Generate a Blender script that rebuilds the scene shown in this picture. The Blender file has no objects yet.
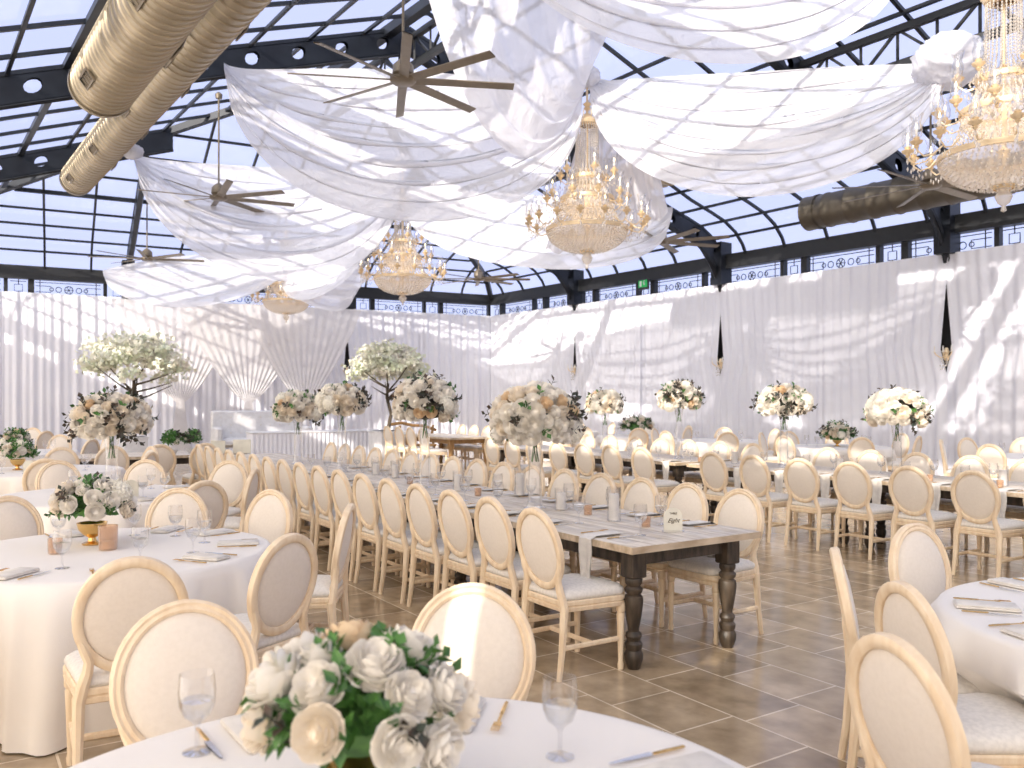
import bpy, bmesh, math, random
from mathutils import Vector, Matrix
random.seed(7)
PI = math.pi
sc = bpy.context.scene
COL = sc.collection
# ------------------------------------------------------------------ camera
CAMH, FPX, HY = 1.625, 858.0, 398.5
cd = bpy.data.cameras.new('camera')
cam = bpy.data.objects.new('camera', cd); COL.objects.link(cam)
cam.location = (0, 0, CAMH); cam.rotation_euler = (PI/2, 0, 0)
cd.sensor_width = 36; cd.lens = FPX/1024*36
cd.shift_y = (HY-384)/1024
cd.clip_start = .05; cd.clip_end = 400
cd.dof.use_dof = True; cd.dof.focus_distance = 5.6; cd.dof.aperture_fstop = 3.2
sc.camera = cam
# ------------------------------------------------------------------ frames
PH = math.radians(35.85)                    # the glasshouse's long axis
CN, SN = math.cos(PH), math.sin(PH)
TH = math.radians(33.4)                     # the tile grid and the farm tables
CT, ST = math.cos(TH), math.sin(TH)
def NT(n, t): return (n*CN-t*SN, n*SN+t*CN)
def UT(u, t): return (u*CT-t*ST, u*ST+t*CT)
# ------------------------------------------------------------------ light
EXPOSURE = -0.58
sun_h = Vector((CN*.92-SN*.395, SN*.92+CN*.395)).normalized()
EL = math.radians(20.7)
sdir = Vector((sun_h.x*math.cos(EL), sun_h.y*math.cos(EL), -math.sin(EL)))
sl = bpy.data.lights.new('sun', 'SUN'); sl.energy = 8.0; sl.angle = math.radians(.6); sl.color = (1, .91, .79)
so = bpy.data.objects.new('sun', sl); COL.objects.link(so)
so.rotation_euler = sdir.to_track_quat('-Z', 'Y').to_euler(); so.location = (-20, -10, 20)
w = bpy.data.worlds.new('sky'); sc.world = w; w.use_nodes = True
nt = w.node_tree; nt.nodes.clear()
tc = nt.nodes.new('ShaderNodeTexCoord'); dp = nt.nodes.new('ShaderNodeVectorMath'); dp.operation = 'DOT_PRODUCT'
gl = (Vector((-sdir.x, -sdir.y, .55))).normalized(); dp.inputs[1].default_value = gl
nt.links.new(tc.outputs['Generated'], dp.inputs[0])
rp = nt.nodes.new('ShaderNodeValToRGB'); nt.links.new(dp.outputs['Value'], rp.inputs[0])
e = rp.color_ramp.elements
e[0].position = 0.0; e[0].color = (1.16, 1.27, 1.80, 1)
e[1].position = 1.0; e[1].color = (5.5, 5.1, 4.7, 1)
x = e.new(.40); x.color = (1.10, 1.20, 1.68, 1)
x = e.new(.70); x.color = (2.3, 2.35, 2.5, 1)
bg = nt.nodes.new('ShaderNodeBackground'); bg.inputs[1].default_value = 1.0
ow = nt.nodes.new('ShaderNodeOutputWorld')
nt.links.new(rp.outputs[0], bg.inputs[0]); nt.links.new(bg.outputs[0], ow.inputs[0])
vs = sc.view_settings; vs.view_transform = 'Standard'; vs.look = 'None'; vs.gamma = 1; vs.use_curve_mapping = False
vs.exposure = EXPOSURE
# ------------------------------------------------------------------ materials
def mat(name, col, rough=.5, metal=0, col2=None, scale=8, stretch=(1, 1, 1), bump=0, bscale=40, emis=None, es=0, sheen=0, detail=3, spec=.5):
    m = bpy.data.materials.new(name); m.use_nodes = True
    N, L = m.node_tree.nodes, m.node_tree.links
    b = N['Principled BSDF']; b.inputs['Base Color'].default_value = (*col, 1)
    b.inputs['Roughness'].default_value = rough; b.inputs['Metallic'].default_value = metal
    b.inputs['Specular IOR Level'].default_value = spec
    if sheen: b.inputs['Sheen Weight'].default_value = sheen
    t = N.new('ShaderNodeTexCoord'); mp = N.new('ShaderNodeMapping'); mp.inputs['Scale'].default_value = stretch
    L.new(t.outputs['Object'], mp.inputs[0])
    nz = N.new('ShaderNodeTexNoise'); nz.inputs['Scale'].default_value = scale; nz.inputs['Detail'].default_value = detail
    L.new(mp.outputs[0], nz.inputs[0])
    c2 = col2 or tuple(c*.88 for c in col)
    r = N.new('ShaderNodeValToRGB'); r.color_ramp.elements[0].color = (*c2, 1); r.color_ramp.elements[1].color = (*col, 1)
    r.color_ramp.elements[0].position = .35; r.color_ramp.elements[1].position = .62
    L.new(nz.outputs['Fac'], r.inputs[0]); L.new(r.outputs[0], b.inputs['Base Color'])
    if bump:
        n2 = N.new('ShaderNodeTexNoise'); n2.inputs['Scale'].default_value = bscale; L.new(mp.outputs[0], n2.inputs[0])
        bp = N.new('ShaderNodeBump'); bp.inputs['Strength'].default_value = bump; bp.inputs['Distance'].default_value = .01
        L.new(n2.outputs['Fac'], bp.inputs['Height']); L.new(bp.outputs[0], b.inputs['Normal'])
    if emis:
        b.inputs['Emission Color'].default_value = (*emis, 1); b.inputs['Emission Strength'].default_value = es
    return m
def sheer(name, col, trans, clear):
    m = bpy.data.materials.new(name); m.use_nodes = True; N, L = m.node_tree.nodes, m.node_tree.links
    N.clear(); o = N.new('ShaderNodeOutputMaterial')
    tcn = N.new('ShaderNodeTexCoord'); nz = N.new('ShaderNodeTexNoise'); nz.inputs['Scale'].default_value = 3.0
    L.new(tcn.outputs['Object'], nz.inputs[0])
    r = N.new('ShaderNodeValToRGB'); r.color_ramp.elements[0].color = (*[c*.95 for c in col], 1); r.color_ramp.elements[1].color = (*col, 1)
    L.new(nz.outputs['Fac'], r.inputs[0])
    d = N.new('ShaderNodeBsdfDiffuse'); t = N.new('ShaderNodeBsdfTranslucent'); k = N.new('ShaderNodeBsdfTransparent')
    L.new(r.outputs[0], d.inputs[0]); L.new(r.outputs[0], t.inputs[0])
    nb = N.new('ShaderNodeTexNoise'); nb.inputs['Scale'].default_value = 2.2; nb.inputs['Detail'].default_value = 4; nb.inputs['Distortion'].default_value = 1.2
    L.new(tcn.outputs['Object'], nb.inputs[0]); bp = N.new('ShaderNodeBump'); bp.inputs['Strength'].default_value = .5; bp.inputs['Distance'].default_value = .12
    L.new(nb.outputs['Fac'], bp.inputs['Height']); L.new(bp.outputs[0], d.inputs['Normal']); L.new(bp.outputs[0], t.inputs['Normal'])
    a = N.new('ShaderNodeMixShader'); a.inputs[0].default_value = trans; L.new(d.outputs[0], a.inputs[1]); L.new(t.outputs[0], a.inputs[2])
    c = N.new('ShaderNodeMixShader'); c.inputs[0].default_value = clear; L.new(a.outputs[0], c.inputs[1]); L.new(k.outputs[0], c.inputs[2])
    L.new(c.outputs[0], o.inputs[0]); return m
def thin_glass(name, tint, base=.06, body=0, bcol=(1, 1, 1)):
    m = bpy.data.materials.new(name); m.use_nodes = True; N, L = m.node_tree.nodes, m.node_tree.links
    N.clear(); o = N.new('ShaderNodeOutputMaterial')
    k = N.new('ShaderNodeBsdfTransparent'); k.inputs[0].default_value = (*tint, 1)
    g = N.new('ShaderNodeBsdfGlossy'); g.inputs['Roughness'].default_value = .04
    fr = N.new('ShaderNodeLayerWeight'); fr.inputs[0].default_value = .35
    mt = N.new('ShaderNodeMath'); mt.operation = 'MULTIPLY_ADD'; mt.inputs[1].default_value = .75; mt.inputs[2].default_value = base
    L.new(fr.outputs['Facing'], mt.inputs[0])
    if base < .05: mt.inputs[1].default_value = .12
    a = N.new('ShaderNodeMixShader'); L.new(mt.outputs[0], a.inputs[0]); L.new(k.outputs[0], a.inputs[1]); L.new(g.outputs[0], a.inputs[2])
    out = a
    if body:
        d = N.new('ShaderNodeBsdfDiffuse'); d.inputs[0].default_value = (*bcol, 1)
        tl = N.new('ShaderNodeBsdfTranslucent'); tl.inputs[0].default_value = (*bcol, 1)
        dm = N.new('ShaderNodeMixShader'); dm.inputs[0].default_value = .5; L.new(d.outputs[0], dm.inputs[1]); L.new(tl.outputs[0], dm.inputs[2])
        b = N.new('ShaderNodeMixShader'); b.inputs[0].default_value = body; L.new(a.outputs[0], b.inputs[1]); L.new(dm.outputs[0], b.inputs[2]); out = b
    L.new(out.outputs[0], o.inputs[0]); return m
M = dict(
 ash=mat('ash_wood', (.89, .73, .53), .5, col2=(.80, .62, .42), scale=5, stretch=(6, 6, 1), bump=.15, bscale=30),
 linen=mat('linen', (.85, .765, .665), .9, col2=(.82, .735, .635), scale=60, bump=.25, bscale=300, sheen=.2),
 seat=mat('seat_linen', (.84, .79, .72), .9, scale=60, bump=.2, bscale=300),
 tabletop=mat('whitewashed_planks', (.76, .69, .60), .5, col2=(.54, .46, .37), scale=3.2, stretch=(9, 1, 1), bump=.35, bscale=20, detail=7),
 planks_edge=mat('worn_oak_edge', (.68, .55, .40), .6, col2=(.42, .31, .20), scale=4, stretch=(1, 4, 3), bump=.3, bscale=18, detail=6),
 darkwood=mat('dark_stained_wood', (.085, .062, .042), .45, col2=(.03, .021, .014), scale=5, stretch=(4, 4, 1), bump=.2),
 oak=mat('honey_oak', (.42, .24, .09), .5, col2=(.28, .15, .05), scale=5, stretch=(4, 4, 1), bump=.2),
 cloth=mat('table_linen', (.90, .85, .79), .85, col2=(.88, .83, .77), scale=2, bump=.1, bscale=200),
 napkin=mat('napkin_linen', (.80, .75, .68), .9, scale=20, bump=.2, bscale=200),
 gold=mat('brushed_gold', (.83, .55, .22), .25, 1),
 softgold=mat('gilded', (.88, .70, .46), .35, .4),
 steel=mat('polished_steel', (.7, .7, .72), .2, 1),
 black=mat('black_steel', (.018, .022, .030), .4, .3, col2=(.012, .014, .02), scale=3),
 beam=mat('grey_black_steel', (.03, .032, .036), .45, .2),
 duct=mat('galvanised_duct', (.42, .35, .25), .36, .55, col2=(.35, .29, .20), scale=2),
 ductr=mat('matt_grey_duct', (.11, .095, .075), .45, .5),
 fan=mat('bronze_fan', (.22, .18, .13), .4, .4),
 curtain=mat('white_voile', (.83, .84, .91), .9, col2=(.80, .81, .89), scale=1.2),  # white cloth; skylight's lavender tint put into the colour
 cream=mat('ivory_wall_paint', (.80, .76, .70), .8),
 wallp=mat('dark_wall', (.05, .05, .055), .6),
 white=mat('white_lacquer', (.80, .80, .82), .4),
 rose_w=mat('white_petal', (.93, .89, .82), .7, col2=(.90, .84, .74), scale=30),
 rose_c=mat('cream_petal', (.92, .84, .72), .7, col2=(.90, .79, .64), scale=30),
 rose_p=mat('toffee_petal', (.80, .60, .38), .7, col2=(.86, .70, .50), scale=30),
 hyd=mat('hydrangea_petal', (.90, .84, .75), .8, col2=(.84, .82, .68), scale=18),
 leaf=mat('leaf_green', (.085, .22, .04), .45, col2=(.02, .08, .015), scale=15),
 leafd=mat('leaf_dark', (.03, .045, .03), .5, col2=(.07, .035, .02), scale=15),
 blossom=mat('blossom_petal', (.88, .84, .74), .8, col2=(.74, .80, .60), scale=3),
 bark=mat('bark', (.10, .075, .05), .8, col2=(.05, .04, .03), scale=10, stretch=(1, 1, .2), bump=.5),
 wax=mat('candle_wax', (.86, .82, .76), .5),
 card=mat('cream_card', (.78, .74, .62), .7),
 ink=mat('brown_ink', (.10, .07, .04), .6),
 green=mat('exit_green', (.02, .40, .10), .5, emis=(.03, .5, .12), es=.35),
 bulb=mat('warm_bulb', (1, .9, .7), .3, emis=(1, .78, .45), es=6),
 drape=sheer('sheer_drape', (.87, .87, .92), .26, .20),
 wallsheer=sheer('window_sheer', (.94, .88, .79), .62, .04),
 drape2=sheer('sheer_backdrop', (.92, .90, .90), .40, .15),
 pane=thin_glass('roof_glass', (.96, .97, 1.0), .02),
 glass=thin_glass('clear_glass', (.97, .97, .98), .07),
 amber=thin_glass('peach_glass', (.95, .85, .76), .07, .25, (.9, .68, .5)),
 crystal=thin_glass('crystal', (1, .98, .95), .16, .42, (.96, .91, .84)),
)
# tile floor
def floor_mat():
    m = bpy.data.materials.new('travertine_tiles'); m.use_nodes = True; N, L = m.node_tree.nodes, m.node_tree.links
    b = N['Principled BSDF']; t = N.new('ShaderNodeTexCoord'); mp = N.new('ShaderNodeMapping')
    mp.inputs['Rotation'].default_value = (0, 0, -(TH+PI/2)); L.new(t.outputs['Object'], mp.inputs[0])
    br = N.new('ShaderNodeTexBrick'); br.offset = .37; br.squash = .62; br.squash_frequency = 2
    br.inputs['Color1'].default_value = (.60, .475, .32, 1); br.inputs['Color2'].default_value = (.40, .31, .20, 1)
    br.inputs['Mortar'].default_value = (.86, .75, .58, 1)
    br.inputs['Scale'].default_value = 1; br.inputs['Mortar Size'].default_value = .007; br.inputs['Mortar Smooth'].default_value = .3
    br.inputs['Brick Width'].default_value = .74; br.inputs['Row Height'].default_value = .42; br.inputs['Bias'].default_value = 0
    L.new(mp.outputs[0], br.inputs[0])
    nz = N.new('ShaderNodeTexNoise'); nz.inputs['Scale'].default_value = 5; nz.inputs['Detail'].default_value = 8; L.new(mp.outputs[0], nz.inputs[0])
    r = N.new('ShaderNodeValToRGB'); r.color_ramp.elements[0].color = (.60, .56, .52, 1); r.color_ramp.elements[1].color = (1.15, 1.12, 1.1, 1)
    r.color_ramp.elements[0].position = .3; r.color_ramp.elements[1].position = .7
    L.new(nz.outputs['Fac'], r.inputs[0])
    mx = N.new('ShaderNodeMixRGB'); mx.blend_type = 'MULTIPLY'; mx.inputs[0].default_value = 1
    L.new(br.outputs['Color'], mx.inputs[1]); L.new(r.outputs[0], mx.inputs[2]); L.new(mx.outputs[0], b.inputs['Base Color'])
    b.inputs['Roughness'].default_value = .17; b.inputs['Specular IOR Level'].default_value = .6
    bp = N.new('ShaderNodeBump'); bp.inputs['Strength'].default_value = .25; bp.inputs['Distance'].default_value = .004; bp.invert = True
    L.new(br.outputs['Fac'], bp.inputs['Height']); L.new(bp.outputs[0], b.inputs['Normal'])
    return m
M['floor'] = floor_mat()
# ------------------------------------------------------------------ mesh builder
class MB:
    def __init__(s): s.v = []; s.f = []
    def add(s, vs, fs):
        o = len(s.v); s.v += [tuple(q) for q in vs]; s.f += [tuple(i+o for i in f) for f in fs]; return s
    def box(s, c, d, rz=0, rx=0, ry=0, taper=1, bev=0):
        x, y, z = d[0]/2, d[1]/2, d[2]/2
        R = Matrix.Rotation(rz, 3, 'Z') @ Matrix.Rotation(ry, 3, 'Y') @ Matrix.Rotation(rx, 3, 'X'); c = Vector(c)
        if not bev:
            P = [(-x, -y, -z), (x, -y, -z), (x, y, -z), (-x, y, -z)]
            P += [(-x*taper, -y*taper, z), (x*taper, -y*taper, z), (x*taper, y*taper, z), (-x*taper, y*taper, z)]
            return s.add([R @ Vector(p)+c for p in P], [(3, 2, 1, 0), (4, 5, 6, 7), (0, 1, 5, 4), (1, 2, 6, 5), (2, 3, 7, 6), (3, 0, 4, 7)])
        b = min(bev, x*.9, y*.9, z*.9); P = []; F = []
        lv = [(-z, b), (-z+b, 0), (z-b, 0), (z, b)]
        for zz, i in lv:
            for a, bb in ((-1, -1), (1, -1), (1, 1), (-1, 1)):
                X, Y = x-i, y-i
                if (a, bb) in ((-1, -1), (1, 1)): q = [(a*X, bb*(Y-b)), (a*(X-b), bb*Y)]
                else: q = [(a*(X-b), bb*Y), (a*X, bb*(Y-b))]
                for k in q: P.append((k[0], k[1], zz))
        for l in range(3):
            for k in range(8): F.append((l*8+k, l*8+(k+1) % 8, l*8+8+(k+1) % 8, l*8+8+k))
        F.append(tuple(range(7, -1, -1))); F.append(tuple(range(24, 32)))
        return s.add([R @ Vector(p)+c for p in P], F)
    def tube(s, pts, rad, n=8, caps=True, flat=1.0):
        pts = [Vector(p) for p in pts]; m = len(pts)
        if not isinstance(rad, (list, tuple)): rad = [rad]*m
        V = []; F = []; pn = None
        for i, p in enumerate(pts):
            d = (pts[min(i+1, m-1)]-pts[max(i-1, 0)])
            d = d.normalized() if d.length > 1e-9 else Vector((0, 0, 1))
            if pn is None:
                a = Vector((0, 0, 1)) if abs(d.z) < .9 else Vector((0, 1, 0)); n1 = d.cross(a).normalized()
            else: n1 = (pn-d*pn.dot(d)).normalized()
            pn = n1; n2 = d.cross(n1)
            for k in range(n):
                a = 2*PI*k/n+PI/n; V.append(p+(n1*math.cos(a)+n2*math.sin(a)*flat)*rad[i])
        for i in range(m-1):
            for k in range(n): F.append((i*n+k, i*n+(k+1) % n, i*n+n+(k+1) % n, i*n+n+k))
        if caps: F.append(tuple(range(n-1, -1, -1))); F.append(tuple(range((m-1)*n, m*n)))
        return s.add(V, F)
    def lathe(s, prof, n=20, c=(0, 0, 0), close=True):
        V = []; F = []; m = len(prof)
        for r, z in prof:
            for k in range(n):
                a = 2*PI*k/n; V.append((c[0]+r*math.cos(a), c[1]+r*math.sin(a), c[2]+z))
        for i in range(m-1):
            for k in range(n): F.append((i*n+k, i*n+(k+1) % n, i*n+n+(k+1) % n, i*n+n+k))
        if close: F.append(tuple(range(n-1, -1, -1))); F.append(tuple(range((m-1)*n, m*n)))
        return s.add(V, F)
    def grid(s, fn, nu, nv):
        V = [fn(i/nu, j/nv) for j in range(nv+1) for i in range(nu+1)]; F = []
        for j in range(nv):
            for i in range(nu):
                a = j*(nu+1)+i; F.append((a, a+1, a+nu+2, a+nu+1))
        return s.add(V, F)
    def octa(s, c, r, h=None):
        h = h or r; x, y, z = c
        return s.add([(x+r, y, z), (x, y+r, z), (x-r, y, z), (x, y-r, z), (x, y, z+h), (x, y, z-h)],
                     [(0, 1, 4), (1, 2, 4), (2, 3, 4), (3, 0, 4), (1, 0, 5), (2, 1, 5), (3, 2, 5), (0, 3, 5)])
    def extr(s, poly, a, b, fn):
        """polygon (2d points) extruded between a and b; fn(x, y, w) gives the world point"""
        n = len(poly); V = [fn(p[0], p[1], a) for p in poly]+[fn(p[0], p[1], b) for p in poly]
        F = [tuple(range(n)), tuple(range(2*n-1, n-1, -1))]+[((i+1) % n, i, n+i, n+(i+1) % n) for i in range(n)]
        return s.add(V, F)
    def mesh(s, name, m, smooth=40):
        me = bpy.data.meshes.new(name); me.from_pydata(s.v, [], s.f)
        ms = m if isinstance(m, (list, tuple)) else [m]
        for q in ms: me.materials.append(M[q] if isinstance(q, str) else q)
        bm = bmesh.new(); bm.from_mesh(me); bmesh.ops.recalc_face_normals(bm, faces=bm.faces); bm.to_mesh(me); bm.free()
        if smooth: me.shade_smooth(); me.set_sharp_from_angle(angle=math.radians(smooth))
        return me
    def build(s, name, m, parent=None, loc=(0, 0, 0), rz=0, smooth=40):
        o = bpy.data.objects.new(name, s.mesh(name, m, smooth)); COL.objects.link(o)
        o.location = loc; o.rotation_euler = (0, 0, rz)
        if parent: o.parent = parent
        return o
def tag(o, label=None, cat=None, group=None, kind=None):
    if label:
        assert 4 <= len(label.split()) <= 16, label
        o['label'] = label
    if cat: o['category'] = cat
    if group: o['group'] = group
    if kind: o['kind'] = kind
    return o
def thing(name, label, cat, loc=(0, 0, 0), rz=0, group=None):
    o = bpy.data.objects.new(name, None); COL.objects.link(o); o.empty_display_size = .1
    o.location = loc; o.rotation_euler = (0, 0, rz); return tag(o, label, cat, group)
def struct(name, mb, m, smooth=40):
    o = mb.build(name, m, smooth=smooth); o['kind'] = 'structure'; return o
def part(name, me, parent, loc=(0, 0, 0), rot=(0, 0, 0), sc_=None):
    o = bpy.data.objects.new(name, me); COL.objects.link(o); o.parent = parent; o.location = loc; o.rotation_euler = rot
    if sc_: o.scale = (sc_, sc_, sc_) if not isinstance(sc_, tuple) else sc_
    return o
KIDS = {}
def kids(o): return [c for c in o.children]
def dup(root, loc, rz=0, label=None, group=None):
    def cp(o, par):
        c = o.copy(); COL.objects.link(c)
        if par: c.parent = par
        for ch in kids(o): cp(ch, c)
        return c
    r = cp(root, None); r.location = loc; r.rotation_euler = (0, 0, rz)
    if label: tag(r, label)
    if group: r['group'] = group
    return r
ORD = ['first', 'second', 'third', 'fourth', 'fifth', 'sixth', 'seventh', 'eighth', 'ninth', 'tenth', 'eleventh', 'twelfth',
       'thirteenth', 'fourteenth', 'fifteenth', 'sixteenth', 'seventeenth', 'eighteenth', 'nineteenth', 'twentieth']
def at(px, py, Y): return ((px-512)*Y/FPX, Y, CAMH-(py-HY)*Y/FPX)
def on(px, py, z):                       # point on the horizontal plane z
    s = (py-HY)/(CAMH-z); return ((px-512)/s, FPX/s)
# ================================================================== SHELL
NR, NL = 17.54, -1.0
T0_, T1_ = -7.0, 0
corner = Vector((-.76, 31.0)); leftp = Vector((-14.2, 23.8))
bdir = (leftp-corner).normalized(); bnorm = Vector((-bdir.y, bdir.x))       # inward normal of the back wall
if bnorm.dot(-corner) < 0: bnorm = -bnorm
HC = 4.6
# the floor
fl = MB(); a = NT(NL-.3, T0_-.3); b = NT(NR+.3, T0_-.3); c = NT(NR+.3, 30); d = NT(NL-.3, 40)
fl.add([(*a, 0), (*b, 0), (*c, 0), (*d, 0), (*a, -.1), (*b, -.1), (*c, -.1), (*d, -.1)],
       [(0, 1, 2, 3), (7, 6, 5, 4), (0, 4, 5, 1), (1, 5, 6, 2), (2, 6, 7, 3), (3, 7, 4, 0)])
struct('floor', fl, 'floor', 0)
rdir = Vector((-SN, CN)); rnorm = Vector((CN, SN))
tcor = corner.dot(rdir)
lb = corner+bdir*((corner.dot(rnorm)-NL)/(-bdir.dot(rnorm)))               # back-left corner
tl = lb.dot(rdir)
def wallbox(p, q, inward, z0, z1, th):
    m = MB(); o = -inward*th
    pts = [p, q, q+o, p+o]
    return m.add([(*k, z0) for k in pts]+[(*k, z1) for k in pts], [(0, 1, 2, 3), (7, 6, 5, 4), (0, 4, 5, 1), (1, 5, 6, 2), (2, 6, 7, 3), (3, 7, 4, 0)])
pR0 = Vector(NT(NR, T0_)); pL0 = Vector(NT(NL, T0_))
OFF = .22
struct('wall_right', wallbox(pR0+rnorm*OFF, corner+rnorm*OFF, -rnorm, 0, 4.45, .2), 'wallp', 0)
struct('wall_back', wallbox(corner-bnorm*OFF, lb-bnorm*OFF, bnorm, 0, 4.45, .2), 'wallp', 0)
def sheer_wall(name, p, q, inn, gap=None):
    L0 = (q-p).length; d = (q-p).normalized(); m = MB()
    def strip(a, b, z0, z1):
        m.grid(lambda u, v: (*(p+d*(a+(b-a)*u)+inn*(.05*math.sin((a+(b-a)*u)*2*PI/.45))), z0+(z1-z0)*v), max(1, int((b-a)/.09)), 2)
    if gap:
        g0, g1 = gap; strip(0, g0, .01, 4.61); strip(g1, L0, .01, 4.61); strip(g0, g1, .01, 1.62); strip(g0, g1, 2.72, 4.61)
    else: strip(0, L0, .01, 4.61)
    struct(name, m, 'wallsheer', 180)
sheer_wall('wall_left', pL0, lb, rnorm, (8.33, 8.41)); sheer_wall('wall_front', pL0, pR0, rdir)  # unseen sheers made translucent and warm as fill light; gap gives sun streak
# roof profile: height above the ground as a function of the distance from the wall line
PROF = [(0, 5.3), (.12, 5.52), (.4, 5.8), (.8, 6.02), (1.3, 6.18), (2.0, 6.38), (2.8, 6.68), (4.2, 7.18), (5.6, 7.68), (7.4, 8.3), (9.27, 8.95)]
def zr(d):
    d = max(0, d)
    for (a, za), (b, zb) in zip(PROF, PROF[1:]):
        if d <= b: return za+(zb-za)*(d-a)/(b-a)
    return PROF[-1][1]+(d-PROF[-1][0])*.34
MID = (NR+NL)/2
def dR(p): return NR-p.dot(rnorm)
def dL(p): return p.dot(rnorm)-NL
def dB(p): return (p-corner).dot(bnorm)
def dist(p, w): return {'r': dR, 'l': dL, 'b': dB}[w](p)
def active(p, w): return dist(p, w) <= min(dist(p, q) for q in 'rlb')+1e-6
WALLS = {'r': (pR0, corner, -rnorm), 'l': (pL0, lb, rnorm), 'b': (corner, lb, bnorm)}
COLS = {'r': [-2.8, 3.1, 9.04, 14.95, 20.85], 'l': [-2.8, 3.1, 9.04, 14.95, 20.85], 'b': [5.35, 12.0]}
def line_pts(w, s):
    """point of wall line: for r and l by t, for b by distance from the corner"""
    if w == 'r': return Vector(NT(NR, s)), -rnorm
    if w == 'l': return Vector(NT(NL, s)), rnorm
    return corner+bdir*s, bnorm
DMAX = (NR-NL)/2
def path(w, s, step=.35, off=0.0):
    p0, inn = line_pts(w, s); out = []; k = 0
    ds = sorted(set([a for a, _ in PROF if a <= DMAX]+[i*step for i in range(int(DMAX/step)+1)]+[DMAX]))
    for dd in ds:
        p = p0+inn*dd
        if not active(p, w): break
        out.append((p.x, p.y, zr(dd)+off))
    return out
wn = {'r': 'right', 'l': 'left', 'b': 'back'}
ntrim = [0]
def trim(mb, m, smooth=0):
    ntrim[0] += 1; return struct('trim_%d' % ntrim[0], mb, m, smooth)
for w in 'rlb':
    rng = {'r': (T0_, tcor), 'l': (T0_, tl), 'b': (0, (lb-corner).length)}[w]
    # glazing ribs
    rib = MB(); s = math.ceil(rng[0]/1.18)*1.18
    while s < rng[1]:
        if all(abs(s-c) > .3 for c in COLS[w]):
            p = path(w, s)
            if len(p) > 2: rib.tube(p, .042, 4, caps=False)
        s += 1.18
    # purlins
    for k in range(1, 11):
        dd = [0, .35, .85, 1.6, 2.4, 3.2, 4.1, 5.1, 6.1, 7.2, 8.3][k]
        seg = []; s = rng[0]
        while s <= rng[1]+.01:
            p0, inn = line_pts(w, s); p = p0+inn*dd
            if active(p, w): seg.append((p.x, p.y, zr(dd)-.02))
            s += .4
        if len(seg) > 1: rib.tube([seg[0], seg[-1]], (.04 if k != 5 else .07), 4)
    trim(rib, 'black')
    # panes
    g = MB()
    s = rng[0]; N_ = int((rng[1]-rng[0])/1.18)+1
    st = (rng[1]-rng[0])/N_
    dd = [a for a, _ in PROF]
    for i in range(N_):
        for (a, za), (b, zb) in zip(PROF, PROF[1:]):
            q = []
            for ss, dx in ((s+i*st, a), (s+(i+1)*st, a), (s+(i+1)*st, b), (s+i*st, b)):
                p0, inn = line_pts(w, ss); p = p0+inn*dx
                if w == 'b' or active(p, w) or True:
                    q.append(p)
            if all(active(p, w) for p in q):
                g.add([(p.x, p.y, zr(dist(p, w))+.04) for p in q], [(0, 1, 2, 3)])
            elif sum(active(p, w) for p in q) >= 1:
                pts = [p if active(p, w) else None for p in q]
                pp = []
                for j in range(4):
                    p, n_ = q[j], q[(j+1) % 4]
                    if active(p, w): pp.append(p)
                    if active(p, w) != active(n_, w):
                        lo, hi = (p, n_) if active(p, w) else (n_, p)
                        for _ in range(16):
                            mid = (lo+hi)/2
                            if active(mid, w): lo = mid
                            else: hi = mid
                        pp.append(lo)
                if len(pp) >= 3: g.add([(p.x, p.y, zr(dist(p, w))+.04) for p in pp], [tuple(range(len(pp)))])
    struct('ceiling' if w == 'r' else 'ceiling_%s' % wn[w], g, 'pane', 0)
    # main rafters: deep plates pierced by round holes
    rf = MB()
    for s in COLS[w]:
        p0, inn = line_pts(w, s); side = Vector((-inn.y, inn.x))
        P = path(w, s, .3, -.02)
        if len(P) < 3: continue
        Q = []
        for i, p in enumerate(P):
            dd = dist(Vector(p[:2]), w); dep = .46 if dd > .8 else .46+.4*(1-dd/.8)
            Q.append((p[0], p[1], p[2]-dep))
        for o in (-.05, .05):
            # holes every 1.4 m: cut the strip into frames by leaving octagonal gaps
            i = 0
            L_ = [0.0]
            for a_, b_ in zip(P, P[1:]): L_.append(L_[-1]+(Vector(b_)-Vector(a_)).length)
            def pos(l, v):
                l = min(max(l, 0), L_[-1])
                for j in range(len(L_)-1):
                    if l <= L_[j+1]+1e-9:
                        f = (l-L_[j])/(L_[j+1]-L_[j]) if L_[j+1] > L_[j] else 0
                        a_ = Vector(P[j]).lerp(Vector(P[j+1]), f); b_ = Vector(Q[j]).lerp(Vector(Q[j+1]), f)
                        r_ = b_.lerp(a_, v); return (r_.x+side.x*o, r_.y+side.y*o, r_.z)
            l = 0
            while l < L_[-1]-.05:
                e_ = min(l+.9, L_[-1])
                if e_-l < .85: rf.add([pos(l, 0), pos(e_, 0), pos(e_, 1), pos(l, 1)], [(0, 1, 2, 3)])
                else:
                    oc = []; mid = l+.45
                    for k in range(12):
                        an = 2*PI*k/12+PI/12*0; oc.append(pos(mid+.14*math.cos(an), .5+.26*math.sin(an)))
                    bd = [pos(e_, .5), pos(e_, .8), pos(e_, 1), pos(mid, 1), pos(l, 1), pos(l, .8), pos(l, .5), pos(l, .2), pos(l, 0), pos(mid, 0), pos(e_, 0), pos(e_, .2)]
                    rf.add(oc+bd, [(k, (k+1) % 12, 12+(k+1) % 12, 12+k) for k in range(12)])
                l = e_
        # flanges
        rf.tube(Q, .085, 4, flat=.5); rf.tube([(p[0], p[1], p[2]) for p in P], .09, 4, flat=.5)
        rf.box((P[0][0]+inn.x*.0, P[0][1]+inn.y*.0, 5.13), (.42, .34, 1.1), math.atan2(inn.y, inn.x))
    trim(rf, 'black')
    # eaves beam and transom strip
    c0, c1, inn = WALLS[w]
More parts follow.
